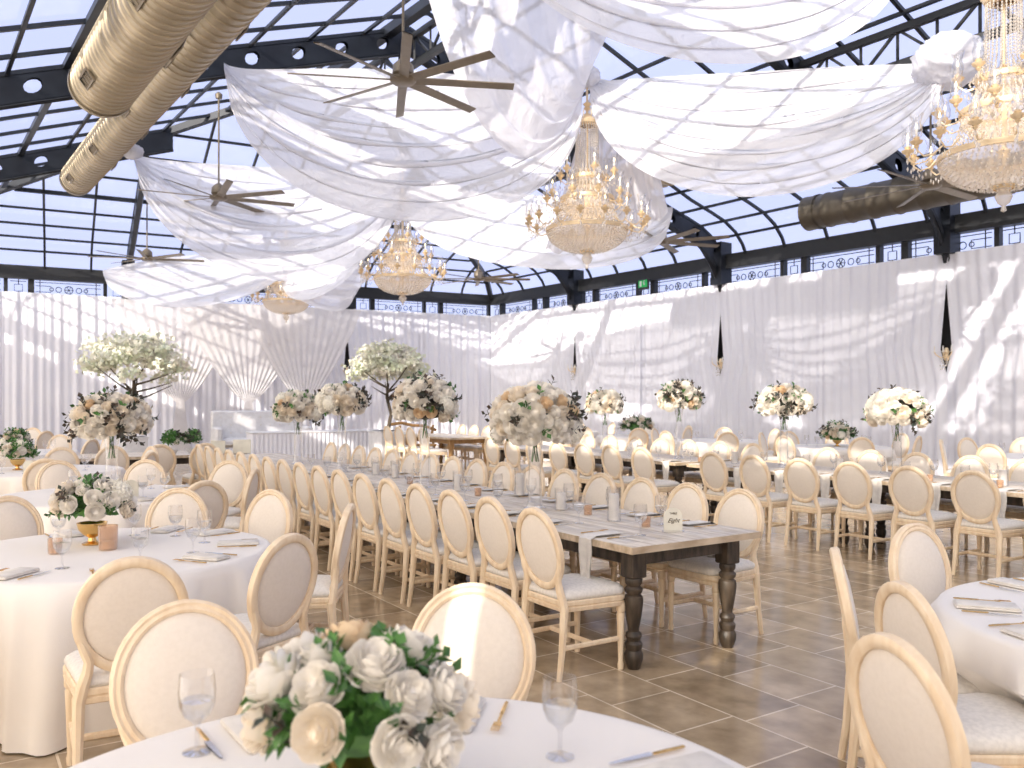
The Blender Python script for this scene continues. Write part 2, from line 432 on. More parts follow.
    eb = MB(); ang = math.atan2((c1-c0).y, (c1-c0).x); L0 = (c1-c0).length; mid = (c0+c1)/2
    eb.box((*(mid-inn*.15), 5.2), (L0, .34, .32), ang); eb.box((*(mid-inn*.1), 5.02), (L0, .26, .06), ang)
    eb.box((*(mid-inn*.2), 4.42), (L0, .2, .1), ang)
    s = 0; k = 0
    while s < L0:
        p = c0+(c1-c0).normalized()*s-inn*.2
        eb.box((*p, 4.72), (.16 if k % 2 else .1, .16, .56), ang); s += (1.9 if k % 2 == 0 else .62); k += 1
    trim(eb, 'beam')
    if w != 'l':
        lt = MB(); s = 0; k = 0; dd_ = (c1-c0).normalized(); gl_ = MB()
        while s < L0:
            ww = 1.9 if k % 2 == 0 else .62
            if w == 'b' or s > 6:
                def F_(x, z, y=.18): 
                    p = c0+dd_*(s+x)-inn*y; return (p.x, p.y, z)
                def ln(pts): lt.tube([F_(*q) for q in pts], .012, 4)
                x0, x1 = .12, ww-.1
                ln([(x0, 4.56), (x1, 4.56)]); ln([(x0, 4.93), (x1, 4.93)])
                if ww > 1:
                    m_ = ww/2
                    ln([(x0+.12, 4.48), (x0+.12, 4.99)]); ln([(x1-.12, 4.48), (x1-.12, 4.99)])
                    ln([(x0, 4.66), (x0+.4, 4.66), (x0+.4, 4.83), (x0, 4.83)]); ln([(x1, 4.66), (x1-.4, 4.66), (x1-.4, 4.83), (x1, 4.83)])
                    for cx, rr in ((m_, .11), (m_-.26, .075), (m_+.26, .075), (m_-.44, .05), (m_+.44, .05)):
                        ln([(cx+rr*math.cos(a_*PI/5), 4.745+rr*math.sin(a_*PI/5)) for a_ in range(11)])
                    for a_ in range(6):
                        ln([(m_, 4.745), (m_+.1*math.cos(a_*PI/3), 4.745+.1*math.sin(a_*PI/3))])
                else:
                    ln([(ww/2-.1, 4.65), (ww/2+.1, 4.65), (ww/2+.1, 4.84), (ww/2-.1, 4.84), (ww/2-.1, 4.65)])
                    ln([(ww/2, 4.48), (ww/2, 4.65)]); ln([(ww/2, 4.84), (ww/2, 4.99)])
                gl_.add([F_(0, 4.46, .2), F_(ww, 4.46, .2), F_(ww, 5.0, .2), F_(0, 5.0, .2)], [(0, 1, 2, 3)])
            s += ww; k += 1
        trim(lt, 'black'); struct('window_%d' % (1 if w == 'r' else 2), gl_, 'pane', 0)
# hips and ridge, longitudinal lattice trusses
hp = MB()
for sgn, wa in ((1, 'r'), (-1, 'l')):
    start = corner if wa == 'r' else lb
    # walk along the hip
    pts = []; dd = 0
    p = start.copy()
    ia = WALLS[wa][2]; ib = bnorm
    det = ia.x*ib.y-ia.y*ib.x
    for i in range(24):
        dd = i*.38
        if dd > DMAX: dd = DMAX
        # solve distances to both walls = dd
        base = start
        A = Matrix(((ia.x, ia.y), (ib.x, ib.y))); v = A.inverted() @ Vector((dd, dd)); q = base+v
        pts.append((q.x, q.y, zr(dd)-.05))
        if dd >= DMAX: break
    hp.tube(pts, .11, 4); apex = pts[-1]
hp.tube([(*NT(MID, T0_), zr(DMAX)-.05), apex], .13, 4)
trim(hp, 'black')
def truss(n, z, t0, t1, dep=.55, r=.05):
    m = MB(); A = lambda t, zz, o=0: (*NT(n+o, t), zz)
    m.tube([A(t0, z), A(t1, z)], r*1.5, 4); m.tube([A(t0, z-dep), A(t1, z-dep)], r*1.6, 4)
    t = t0; k = 0
    while t < t1-.7:
        m.tube([A(t, z if k % 2 else z-dep), A(t+.62, z-dep if k % 2 else z)], r*.6, 4); m.tube([A(t, z), A(t, z-dep)], r*.5, 4)
        t += .62; k += 1
    return m
for i, (n, z, b) in enumerate(((12.6, zr(NR-12.6)-.12, tcor-5.2), (MID, zr(DMAX)-.25, tcor-6.5))):
    trim(truss(n, z, T0_, b), 'beam')
# ------------------------------------------------------------------ wall drapes, panel by panel
def drape_panel(p, q, inn, gapA, gapB, name_label, seed):
    """hanging voile from p to q; gapX: slit half widths as f(z)"""
    L0 = (q-p).length; d = (q-p).normalized(); rnd = random.Random(seed)
    ph = [rnd.uniform(0, 6) for _ in range(4)]; n = int(L0/.045)
    def fn(u, v):
        z = .01+v*(HC-.01)
        x0 = gapA(z)-.06; x1 = L0-gapB(z)+.06; x = x0+(x1-x0)*u
        xx = u*L0
        a = (.030*math.sin(xx*2*PI/.21+ph[0]+.8*math.sin(xx*2.1+ph[1]))+.022*math.sin(xx*2*PI/.37+ph[2])+.03*math.sin(xx*1.7+ph[3]))
        a *= (.7+.75*(1-v)) if v < .97 else .5
        pp = p+d*x+inn*(a+.0)
        return (pp.x, pp.y, z)
    m = MB(); m.grid(fn, n, 14)
    o = m.build('curtain', 'curtain', smooth=180); tag(o, name_label, 'curtain', 'white voile curtains hung around the room')
    return o
zero = lambda z: 0.0
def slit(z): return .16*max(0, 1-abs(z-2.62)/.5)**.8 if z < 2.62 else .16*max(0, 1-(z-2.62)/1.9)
cuts = [T0_, -2.8, .2, 3.1, 6.1, 9.04, 12.0, 14.95, 17.9, 20.85, tcor]
slits = {3.1, 9.04, 14.95, 20.85}
nm = ['behind the photographer', 'nearest the photographer on the right', 'on the right wall out of frame', 'on the right wall at the frame edge', 'on the right wall, right of the nearest wall sconce',
      'on the right wall, just left of the nearest wall sconce', 'on the right wall, just right of the middle wall sconce', 'on the right wall, just left of the middle wall sconce', 'on the right wall, just right of the farthest wall sconce', 'on the right wall, touching the far corner']
for i, (a, b) in enumerate(zip(cuts, cuts[1:])):
    if i < 3: continue
    drape_panel(Vector(NT(NR-.02, a+.004)), Vector(NT(NR-.02, b-.004)), -rnorm, slit if a in slits else zero, slit if b in slits else zero,
                'white voile curtain '+nm[i], 20+i)
LB = (lb-corner).length
cb = [0, 2.7, 5.35, 8.7, 12.0, 15.2, LB]
nb = ['touching the far corner', 'just right of the sconce behind the blossom tree', 'just left of the sconce behind the blossom tree', 'behind the white sofa', 'behind the left blossom tree', 'at the left edge of the photo']
for i, (a, b) in enumerate(zip(cb, cb[1:])):
    drape_panel(corner+bnorm*.02+bdir*(a+.004), corner+bnorm*.02+bdir*(b-.004), bnorm, slit if a == 5.35 else zero, slit if b == 5.35 else zero,
                'white voile curtain on the back wall, '+nb[i], 50+i)
# ------------------------------------------------------------------ wall sconces
def sconce_parts(root):
    m = MB(); m.lathe([(.02, -.1), (.05, -.06), (.03, 0), (.05, .05), (.02, .12)], 10, (0, 0, 0)); m.build('backplate', 'softgold', root)
    for s in (-1, 0, 1):
        a = MB(); a.tube([(0, 0, 0), (s*.06, .06, -.05), (s*.12, .1, 0), (s*.14, .11, .04)], .009, 6)
        o = a.build('arm', 'softgold', root)
        b = MB(); b.lathe([(.012, .04), (.03, .05), (.012, .06), (.011, .12), (.004, .15)], 8, (s*.14, .11, 0)); b.build('candle', 'wax', o)
    c = MB()
    for k in range(26):
        a_ = k*2.4; r_ = .03+.05*random.random(); c.octa((r_*math.cos(a_), .06+r_*math.sin(a_)*.6, -.05-.28*random.random()*(1-r_*5)), .012, .02)
    c.build('crystals', 'crystal', root)['kind'] = 'stuff'
sc0 = None
for (p, inn, lab) in ((Vector(NT(NR, 9.04)), -rnorm, 'gilt crystal wall sconce nearest the camera, in a gap of the right curtains'),
                      (Vector(NT(NR, 14.95)), -rnorm, 'gilt crystal wall sconce in the middle curtain gap of the right wall'),
                      (Vector(NT(NR, 20.85)), -rnorm, 'gilt crystal wall sconce farthest along the right wall'),
                      (corner+bdir*5.35, bnorm, 'gilt crystal wall sconce on the back wall beside the blossom tree')):
    l = (p.x+inn.x*.02, p.y+inn.y*.02, 2.52); rz = math.atan2(inn.y, inn.x)-PI/2
    if sc0 is None:
        sc0 = thing('wall_sconce', lab, 'sconce', l, rz, 'gilt wall sconces'); sconce_parts(sc0); sc0.scale = (1.25,)*3
    else: dup(sc0, l, rz, lab)
# ------------------------------------------------------------------ ducts
def duct(n, z, r, t0, t1, m, label, ribs=.16, grilles=True):
    root = thing('air_duct', label, 'air duct', (*NT(n, t0), z), 0, 'round air ducts under the roof')
    A = lambda x, y, t: (n and x*CN-(t-t0)*SN, x*SN+(t-t0)*CN, y)
    pr = []; t = t0
    while t < t1: pr += [(r, t), (r, t+ribs*.8), (r+.016, t+ribs*.86), (r+.016, t+ribs*.94)]; t += ribs
    pr.append((r, t1))
    b = MB(); N_ = 36; V = []; F = []
    for rr, t in pr:
        for k in range(N_):
            a = 2*PI*k/N_; V.append(A(rr*math.cos(a), rr*math.sin(a), t))
    for i in range(len(pr)-1):
        for k in range(N_): F.append((i*N_+k, i*N_+(k+1) % N_, i*N_+N_+(k+1) % N_, i*N_+N_+k))
    b.add(V, F); b.build('duct_body', m, root)
    c = MB(); V = [A(rr*math.cos(2*PI*k/N_), rr*math.sin(2*PI*k/N_), tt) for rr, tt in ((r+.02, t1-.05), (r+.02, t1+.02), (.02, t1+.05), ) for k in range(N_)]
    F = [(i*N_+k, i*N_+(k+1) % N_, i*N_+N_+(k+1) % N_, i*N_+N_+k) for i in range(2) for k in range(N_)]
    c.add(V, F+[tuple(range(2*N_, 3*N_))]); c.build('end_cap', m, root)
    t = t1-.9
    for k in range(12 if grilles else 0):
        if t < t0+1: break
        for an in ((-2.5, -.35)[k % 2],):
            g = MB()
            a1 = an; mx, my = (r+.03)*math.cos(a1), (r+.03)*math.sin(a1)
            tx, ty = -math.sin(a1), math.cos(a1)
            P = [A(mx+tx*s1*.07, my+ty*s1*.07, t+s2*.2) for s1, s2 in ((-1, -1), (1, -1), (1, 1), (-1, 1))]
            g.tube(P+[P[0]], .015, 4)
            P2 = [A(mx*.97+tx*s1*.07, my*.97+ty*s1*.07, t+s2*.2) for s1, s2 in ((-1, -1), (1, -1), (1, 1), (-1, 1))]
            g.add(P2, [(0, 1, 2, 3)])
            for q in (-.1, 0, .1): g.tube([A(mx-tx*.07, my-ty*.07, t+q), A(mx+tx*.07, my+ty*.07, t+q)], .008, 4)
        g.build('air_grille', 'fan' if m == 'duct' else 'black', root)
        t -= 1.3
    return root
duct(2.2, 5.66, .38, -2, 12.1, 'duct', 'large ribbed tan air duct at upper left, the nearer lower one', .15)
duct(3.3, 6.45, .33, -2, 20.9, 'duct', 'long ribbed tan air duct behind the large one, with grilles', .2)
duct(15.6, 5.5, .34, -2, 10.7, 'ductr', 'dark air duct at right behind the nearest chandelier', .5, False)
duct(12.3, 6.13, .33, 8, 14.3, 'duct', 'short brown air duct end showing between the right drapes', .2, False)
# ------------------------------------------------------------------ ceiling fans
def make_fan(label, loc):
    r = thing('ceiling_fan', label, 'ceiling fan', loc, 0, 'long-bladed ceiling fans')
    m = MB(); m.lathe([(.03, .02), (.10, .03), (.14, .07), (.13, .18), (.07, .24), (.03, .27)], 20); m.build('motor', 'fan', r)
    m = MB(); m.lathe([(.02, -.06), (.13, -.055), (.17, -.02), (.17, .015), (.05, .025)], 20); m.build('hub', 'fan', r)
    m = MB(); m.tube([(0, 0, .25), (0, 0, 2.0)], .018, 8); m.lathe([(.06, 1.9), (.07, 1.98), (.03, 2.02)], 12); m.build('rod', 'fan', r)
    b = MB()
    def fn(u, v):
        x = .14+u*1.3; wd = .062; y = (v-.5)*2*wd*(1-.08*u); return (x, y, .0-.3*y)
    b.grid(fn, 8, 3); b.grid(lambda u, v: (fn(u, 1-v)[0], fn(u, 1-v)[1], fn(u, 1-v)[2]-.014), 8, 3)
    for v in (0, 1): b.grid(lambda u, q: (fn(u, v)[0], fn(u, v)[1], fn(u, v)[2]-.014*q), 8, 1)
    me = b.mesh('blade', 'fan', 30)
    for k in range(8): part('blade', me, r, (0, 0, 0), (0, 0, k*PI/4+.16))
    return r
f0 = make_fan('dark bronze ceiling fan nearest the camera, against the big white swag', (*NT(5.32, 9.75), 5.72))
for (n, t, z, rz, lab) in ((5.1, 16.7, 5.5, .3, 'bronze ceiling fan hanging in front of the second left swag'),
                           (5.5, 24.2, 5.35, .1, 'small far ceiling fan above the left back corner'),
                           (12.9, 6.9, 4.9, .5, 'grey ceiling fan at right, behind the nearest chandelier'),
                           (13.2, 12.9, 4.95, .2, 'grey ceiling fan right of the middle chandelier, over the right curtains'),
                           (13.2, 19.85, 4.95, .7, 'distant ceiling fan by the far corner of the glass roof')):
    dup(f0, (*NT(n, t), z), rz, lab)
# ------------------------------------------------------------------ ceiling swags
def swag(label, P0, P1, su, sl, wid, seed, nf=7, skew=.5, bulge=0.0, endw=.12, name='ceiling_drape', m='drape', pw=.9, topend=None):
    """cloth strung from P0 to P1; upper edge sags su, lower edge sl"""
    P0, P1 = Vector(P0), Vector(P1); rnd = random.Random(seed); ph = [rnd.uniform(0, 6.28) for _ in range(6)]
    d = (P1-P0); dh = Vector((d.x, d.y, 0)).normalized(); lat = Vector((-dh.y, dh.x, 0))
    if lat.y < 0: lat = -lat                      # lat points away from the camera
    def fn(u, v):
        b = 4*u*(1-u); e_ = abs(b)**.55
        sag = su+(sl-su)*v**pw
        p = P0+d*u; p = p+lat*(wid*(.5-v)*e_+endw*(.5-v)*(1-e_))
        z = -sag*b**(1.0-.48*v)-endw*v*(1-b)
        f = math.sin(2*PI*(nf*v)+ph[0]+1.3*math.sin(2.2*u+ph[1])+.5*math.sin(6*u+ph[2]))
        f2 = math.sin(2*PI*(nf*2.3*v)+ph[3]+2*math.sin(3*u+ph[4]))
        am = (.075*e_+.03)*(.4+.6*math.sin(PI*min(1, v*1.02)))
        z += f*am+f2*am*.3
        return p+Vector((0, 0, z))+lat*(f*am*.7+bulge*b*math.sin(PI*v))
    g = MB(); g.grid(lambda u, v: tuple(fn(u, v)), 64, 70)
    o = g.build(name, m, smooth=180); tag(o, label, 'drape', 'sheer white drapes under the roof')
    return o
C1, C2, C3, C4 = (5.30, 9.25), (1.19, 13.6), (-2.46, 19.3), (-6.45, 24.5)
c2 = (C2[0], C2[1], 6.72); c3 = (C3[0], C3[1], 6.95); c4 = (C4[0], C4[1], 5.95)
L1 = at(224, 62, 11.75); L2 = at(133, 152, 16.2); L3 = at(103, 270, 21.8)
R1 = (5.95, 11.8, at(945, 58, 11.8)[2])
L1b = (L1[0], L1[1], L1[2])
swag('big white swag behind the nearest fan, tied above the middle chandelier', L1, (c2[0]-.1, c2[1]-.05, c2[2]-.1), -.3, 2.4, 1.6, 1, 8)
swag('white swag behind the second fan, running to the third chandelier', L2, (c3[0]-.1, c3[1], c3[2]-.15), -.05, 2.6, 1.8, 2, 8)
swag('lowest white swag at left, over the far fan', L3, (c4[0]+.2, c4[1]-.3, c4[2]-.2), -.25, 1.25, 1.2, 3, 6)
def fan_drape(label, A, B, C, sa, sb, seed, nf=7, es=0.0):
    """cloth spread between the points A and B and gathered at C"""
    A, B, C = Vector(A), Vector(B), Vector(C); rnd = random.Random(seed); ph = [rnd.uniform(0, 6.28) for _ in range(4)]
    nn = (B-A).cross(C-A).normalized()
    def fn(u, v):
        p = A.lerp(B, u).lerp(C, v); b = 4*v*(1-v)
        f = math.sin(2*PI*nf*u+ph[0]+.9*math.sin(2.5*v+ph[1]))+.3*math.sin(2*PI*nf*2.3*u+ph[2])
        p = p+nn*f*.08*(1-v*.75)
        return tuple(p-Vector((0, 0, (sa+(sb-sa)*u)*b**.8+es*4*u*(1-u)*(1-v)+.05*f*b)))
    g = MB(); g.grid(fn, 84, 50); o = g.build('ceiling_drape', 'drape', smooth=180); tag(o, label, 'drape', 'sheer white drapes under the roof')
fan_drape('white swag hooked down from top centre to the middle chandelier', at(418, -52, 12.0), at(650, -80, 12.3), (c2[0], c2[1]-.15, c2[2]), 2.0, .15, 4, 6)
swag('white swag along the top right edge of the photo', at(480, -110, 8.6), at(905, -85, 9.6), .0, 1.85, .9, 5, 6)
swag('long white swag stretched right from the middle chandelier', (c2[0]+.05, c2[1], c2[2]), R1, -.2, 2.0, 1.2, 6, 8)
fan_drape('white swag falling behind the right side of the middle chandelier', at(668, 212, 14.8), at(545, 250, 15.4), (c2[0]+.1, c2[1]+.2, c2[2]-.05), -.75, .1, 7, 7, es=.3)
swag('white swag between the third and middle chandeliers, low behind them', (c3[0]+.1, c3[1], c3[2]-.5), at(672, 205, 17.5), -.1, 1.7, 1.5, 8, 6, endw=.35)
swag('pale swag from the third chandelier back to the fourth', (c3[0]-.1, c3[1]+.1, c3[2]-.3), (c4[0]+.1, c4[1], c4[2]+.3), .5, 2.3, 1.2, 9, 6, endw=.5)
swag('short white swag hanging beside the farthest chandelier', (c4[0]+.1, c4[1]+.1, c4[2]), at(362, 275, 22.5), -.1, 1.25, 1.0, 10, 5, endw=.5)
def tail(label, top, w0, bot, w1, seed, tie=None):
    """gathered length of cloth hanging from top to bot"""
    top, bot = Vector(top), Vector(bot); rnd = random.Random(seed); ph = rnd.uniform(0, 6)
    def fn(u, v):
        p = top.lerp(bot, v); ww = w0+(w1-w0)*v
        if tie: ww = w0*max(0, 1-v/tie)**.7+w1*(.3+.7*min(1, abs(v-tie)/.5))
        a = .022*math.sin(u*2*PI*13+ph)*(.4+.6*v)
        return (p.x+bdir.x*(u-.5)*ww+bnorm.x*a, p.y+bdir.y*(u-.5)*ww+bnorm.y*a, p.z)
    g = MB(); g.grid(fn, 90, 24); o = g.build('backdrop_drape', 'drape2', smooth=180)
    tag(o, label, 'drape', 'tied drapes of the head table backdrop')
for i, (px, lab, wd) in enumerate(((178, 'sheer drape tied in at the waist, leftmost behind the head table', 3.0), (244, 'sheer drape tied in at the waist, middle one behind the sofa', 3.4), (297, 'sheer drape tied in at the waist, rightmost behind the sofa', 3.0))):
    r = (px-512)/FPX
    # distance along the back wall
    k = (corner.x-r*corner.y)/(r*bdir.y-bdir.x); p = corner+bdir*k+bnorm*(.55+.14*i)
    tail(lab, (p.x, p.y, 4.5), wd, (p.x, p.y, .02), .75, 70+i, .66)
# blob of cloth at the gather points
def puff(label, loc, r, seed):
    rnd = random.Random(seed); bm = bmesh.new(); bmesh.ops.create_icosphere(bm, subdivisions=4, radius=r)
    off = [Vector((rnd.uniform(-1, 1), rnd.uniform(-1, 1), rnd.uniform(-1, 1))) for _ in range(9)]
    for v in bm.verts:
        n = v.co.normalized(); k = 1+.22*max(n.dot(o.normalized()) for o in off)-.2*abs(math.sin(7*n.dot(off[0])+5*n.dot(off[1])))
        v.co = v.co*k; v.co.z *= .8
    me = bpy.data.meshes.new('cloth_knot'); bm.to_mesh(me); bm.free(); me.materials.append(M['drape']); me.shade_smooth()
    o = bpy.data.objects.new('cloth_knot', me); COL.objects.link(o); o.location = loc; tag(o, label, 'drape', 'knots of drape cloth')
puff('white cloth knot above the middle chandelier', (c2[0], c2[1], c2[2]), .2, 1)
puff('white cloth knot at the right end of the long swag', (R1[0]+.05, R1[1], R1[2]-.05), .42, 2)
puff('white cloth knot above the third chandelier', (c3[0], c3[1], c3[2]), .2, 3)
puff('white cloth knot at the left end of the second swag', L2, .17, 4)
# ------------------------------------------------------------------ chandeliers
def make_chandelier(label, loc):
    r = thing('chandelier', label, 'chandelier', loc, 0, 'crystal chandeliers')      # origin: bottom finial
    m = MB(); m.tube([(0, 0, .25), (0, 0, 3.0)], .018, 8)
    for z in (.5, .95, 1.4, 2.25, 2.45): m.lathe([(.02, -.07), (.06, -.03), (.035, 0), (.07, .04), (.02, .08)], 14, (0, 0, z))
    m.build('stem', 'softgold', r)
    m = MB(); m.lathe([(.10, 2.14), (.19, 2.16), (.21, 2.20), (.17, 2.23), (.10, 2.28), (.05, 2.33)], 24, close=False)
    for k in range(12):
        a = k*PI/6; m.tube([(.19*math.cos(a), .19*math.sin(a), 2.2), (.25*math.cos(a), .25*math.sin(a), 2.26), (.22*math.cos(a), .22*math.sin(a), 2.33)], .009, 5)
    m.build('crown', 'softgold', r)
    # column of crystal strands
    m = MB()
    for k in range(26):
        a = k*2*PI/26
        for j in range(24):
            f = j/23; rr = .17+.02*f+.20*max(0, f-.72)**1.4*4
            m.octa((rr*math.cos(a), rr*math.sin(a), 2.16-f*.85), .015, .022)
    o = m.build('crystal_column', 'crystal', r, smooth=0); o['kind'] = 'stuff'
    # bowls of beaded strings
    def bowl(R, z, dep, nm_, rows, cols):
        m = MB()
        for j in range(rows):
            f = (j+.5)/rows; rr = R*math.cos(f*PI/2*.97); zz = z-dep*math.sin(f*PI/2)
            n = max(8, int(cols*rr/R))
            for k in range(n):
                a = 2*PI*k/n+j*.1; m.octa((rr*math.cos(a), rr*math.sin(a), zz), .017, .024)
        o = m.build(nm_, 'crystal', r, smooth=0); o['kind'] = 'stuff'
        m = MB(); m.lathe([(R-.012, z-.03), (R+.012, z-.03), (R+.02, z), (R+.012, z+.03), (R-.012, z+.03)], 40, close=False); m.build('gilt_ring', 'softgold', r)
        m = MB(); m.lathe([(R*.97*math.cos(f*PI/16), z-dep*.95*math.sin(f*PI/16)) for f in range(8)], 32, close=False); m.build('crystal_bowl', 'crystal', r)
    bowl(.64, .50, .36, 'beaded_bowl', 13, 66)
    bowl(.42, .98, .34, 'beaded_bowl', 8, 46)
    bowl(.26, 1.32, .22, 'beaded_bowl', 5, 30)
    m = MB()
    for (ra, za, rb, zb_, n) in ((.40, .98, .62, .52, 44), (.25, 1.32, .42, 1.0, 30), (.17, 1.45, .27, 1.33, 20)):
        for k in range(n):
            a = 2*PI*k/n
            for j in range(11):
                f = j/10; rr = ra+(rb-ra)*f**1.6; m.octa((rr*math.cos(a), rr*math.sin(a), za+(zb_-za)*f-.06*math.sin(PI*f)), .016, .024)
    o = m.build('crystal_curtain', 'crystal', r, smooth=0); o['kind'] = 'stuff'
    m = MB(); m.lathe([(.0, -.12), (.03, -.1), (.02, -.05), (.06, -.02), (.09, .05), (.05, .12), (.10, .16)], 16); m.build('finial', 'crystal', r)
    m = MB(); m.lathe([(.10, .20), (.13, .17), (.10, .13)], 20, close=False); m.build('gilt_ring', 'softgold', r)
    # arms
    arm = MB(); arm.tube([(.0, 0, 0), (.10, 0, -.09), (.20, 0, -.11), (.27, 0, -.05), (.28, 0, .03)], .010, 6)
    arm.lathe([(.012, -.03), (.03, -.01), (.02, .0), (.06, .03), (.068, .05), (.02, .06), (.038, .08), (.02, .10)], 12, (.28, 0, 0)); am = arm.mesh('arm', 'softgold')
    sh = MB(); sh.lathe([(.028, .07), (.055, .10), (.062, .17), (.042, .25), (.072, .34)], 14, (.28, 0, 0), close=False); shm = sh.mesh('glass_shade', 'glass')
    ca = MB(); ca.lathe([(.013, .08), (.013, .18)], 8, (.28, 0, 0)); cam_ = ca.mesh('candle', 'wax')
    fl_ = MB(); fl_.lathe([(.001, .18), (.012, .195), (.010, .215), (.001, .245)], 8, (.28, 0, 0)); flm = fl_.mesh('bulb', 'bulb')
    dr = MB()
    for k in range(5): dr.octa((.14+.035*k, .0, -.16-.03*(k % 2)), .012, .03)
    dr.octa((.28, 0, -.07), .016, .045); drm = dr.mesh('crystal_drops', 'crystal', 0)
    for R, z, n, o_ in ((.66, .60, 16, 0), (.36, .98, 10, .3), (.16, 1.36, 6, .5)):
        for k in range(n):
            a = 2*PI*k/n+o_; p = part('arm', am, r, (R*math.cos(a), R*math.sin(a), z), (0, 0, a))
            part('glass_shade', shm, p); part('candle', cam_, p); part('bulb', flm, p); part('crystal_drops', drm, p)
    return r
def chand_light(x, y, z):
    l = bpy.data.lights.new('chandelier_glow', 'POINT'); l.energy = 18; l.color = (1, .74, .45); l.shadow_soft_size = .35
    o = bpy.data.objects.new('chandelier_glow', l); COL.objects.link(o); o.location = (x, y, z+.78)
zb = 3.80
ch = make_chandelier('huge crystal chandelier cut off by the top right edge of the photo', (C1[0], C1[1], zb-.05))
dup(ch, (C2[0], C2[1], zb), .2, 'crystal chandelier at the centre, over the right curtains and tall flowers')
dup(ch, (C3[0], C3[1], zb+.03), .4, 'third crystal chandelier away, directly below the nearest fan')
dup(ch, (C4[0], C4[1], zb+.1), .1, 'farthest and smallest crystal chandelier, before the backdrop drapes')
for c in (C1, C2, C3, C4): chand_light(*c, zb)
# ================================================================== CHAIRS
def make_chair(label, group):
    r = thing('oval_back_chair', label, 'chair', (0, 0, 0), 0, group)
    U = Vector((0, -.185, .983)); Nn = Vector((0, .983, .185)); Cc = Vector((0, -.252, .738))
    def E3(a, b, n): return Cc+Vector((a, 0, 0))+U*b+Nn*n
    m = MB(); N_ = 40; V = []; F = []
    prof = [(.006, -.014), (.014, -.02), (.036, -.021), (.046, -.014), (.046, .014), (.036, .021), (.027, .016), (.016, .021), (.006, .012)]
    for k in range(N_):
        a = 2*PI*k/N_
        for dr, nn in prof: V.append(E3((.176+dr)*math.cos(a), (.202+dr)*math.sin(a), nn))
    q = len(prof)
    for k in range(N_):
        for j in range(q): F.append((k*q+j, k*q+(j+1) % q, ((k+1) % N_)*q+(j+1) % q, ((k+1) % N_)*q+j))
    m.add(V, F)
    for s in (-1, 1):
        m.tube([(s*.195, -.215, .40), (s*.182, -.22, .46), (s*.163, -.226, .52), (s*.158, -.232, .565), (s*.176, -.238, .615), (s*.198, -.245, .67)], [.027, .026, .023, .021, .021, .012], 8)
    m.build('back_frame', 'ash', r)
    m = MB(); rings = [(1, .004), (.97, .012), (.8, .026), (.45, .034), (.02, .036)]; N_ = 32
    for sg in (1, -1):
        V = []
        for f, h in rings:
            hh = h if sg > 0 else h*.55
            for k in range(N_):
                a = 2*PI*k/N_; V.append(E3(.184*f*math.cos(a), .210*f*math.sin(a), sg*hh))
        F = [(i*N_+k, i*N_+(k+1) % N_, i*N_+N_+(k+1) % N_, i*N_+N_+k) for i in range(len(rings)-1) for k in range(N_)]+[tuple(range((len(rings)-1)*N_, len(rings)*N_))]
        m.add(V, F)
    m.build('back_cushion', 'linen', r)
    # seat
    def outline(ins=0, n=10):
        pts = []
        cs = [(.245-ins, .235-ins, .07), (-(.245-ins), .235-ins, .07), (-(.205-ins), -.225+ins, .035), (.205-ins, -.225+ins, .035)]
        st = [0, 90, 180, 270]
        for (cx, cy, rr), s0 in zip(cs, st):
            ox = cx-math.copysign(rr, cx); oy = cy-math.copysign(rr, cy)
            for k in range(n//2+1):
                a = math.radians(s0+90*k/(n//2)); pts.append((ox+rr*math.cos(a), oy+rr*math.sin(a)))
        for p_i in range(len(pts)):
            x, y = pts[p_i]
            if y > .2: pts[p_i] = (x, y+.02*(1-(x/.25)**2))
        return pts
    def loft(levels):
        m = MB(); V = []; n = None
        for ins, z in levels:
            o = outline(ins); n = len(o); V += [(x, y, z) for x, y in o]
        F = [(i*n+k, i*n+(k+1) % n, i*n+n+(k+1) % n, i*n+n+k) for i in range(len(levels)-1) for k in range(n)]
        F += [tuple(range(n-1, -1, -1)), tuple(range((len(levels)-1)*n, len(levels)*n))]
        return m.add(V, F)
    loft([(.012, .385), (.004, .39), (.0, .41), (.008, .415), (.008, .42), (0, .425), (.0, .445), (.006, .452)]).build('seat_frame', 'ash', r)
    loft([(.01, .452), (.004, .47), (.008, .488), (.03, .506), (.08, .520), (.14, .525)]).build('seat', 'seat', r, smooth=80)
    fl = MB(); fl.lathe([(.017, 0), (.020, .03), (.015, .05), (.020, .20), (.025, .33), (.020, .34), (.029, .352), (.029, .372), (.026, .40)], 12); fm = fl.mesh('leg', 'ash')
    for s in (-1, 1): part('leg', fm, r, (s*.212, .195, 0))
    for s in (-1, 1):
        rl = MB(); rl.tube([(s*.195, -.213, .42), (s*.197, -.222, .30), (s*.200, -.236, .15), (s*.204, -.258, .0)], [.027, .024, .020, .017], 8); rl.build('leg', 'ash', r)
    st = MB()
    for s in (-1, 1): st.tube([(s*.211, .19, .185), (s*.203, -.238, .185)], .0125, 6, flat=1.3)
    st.tube([(-.207, -.02, .185), (.207, -.02, .185)], .0125, 6, flat=1.3)
    st.build('stretcher', 'ash', r)
    return r
CH = make_chair('placeholder chair to be renamed below', 'x')
used = [False]
ch_list = []
def chair(x, y, face, label, group):
    """x, y: seat centre; face: degrees clockwise from straight ahead"""
    rz = -math.radians(face)
    ch_list.append((x, y))
    if not used[0]:
        used[0] = True; CH.location = (x, y, 0); CH.rotation_euler = (0, 0, rz); tag(CH, label); CH['group'] = group; return CH
    return dup(CH, (x, y, 0), rz, label, group)
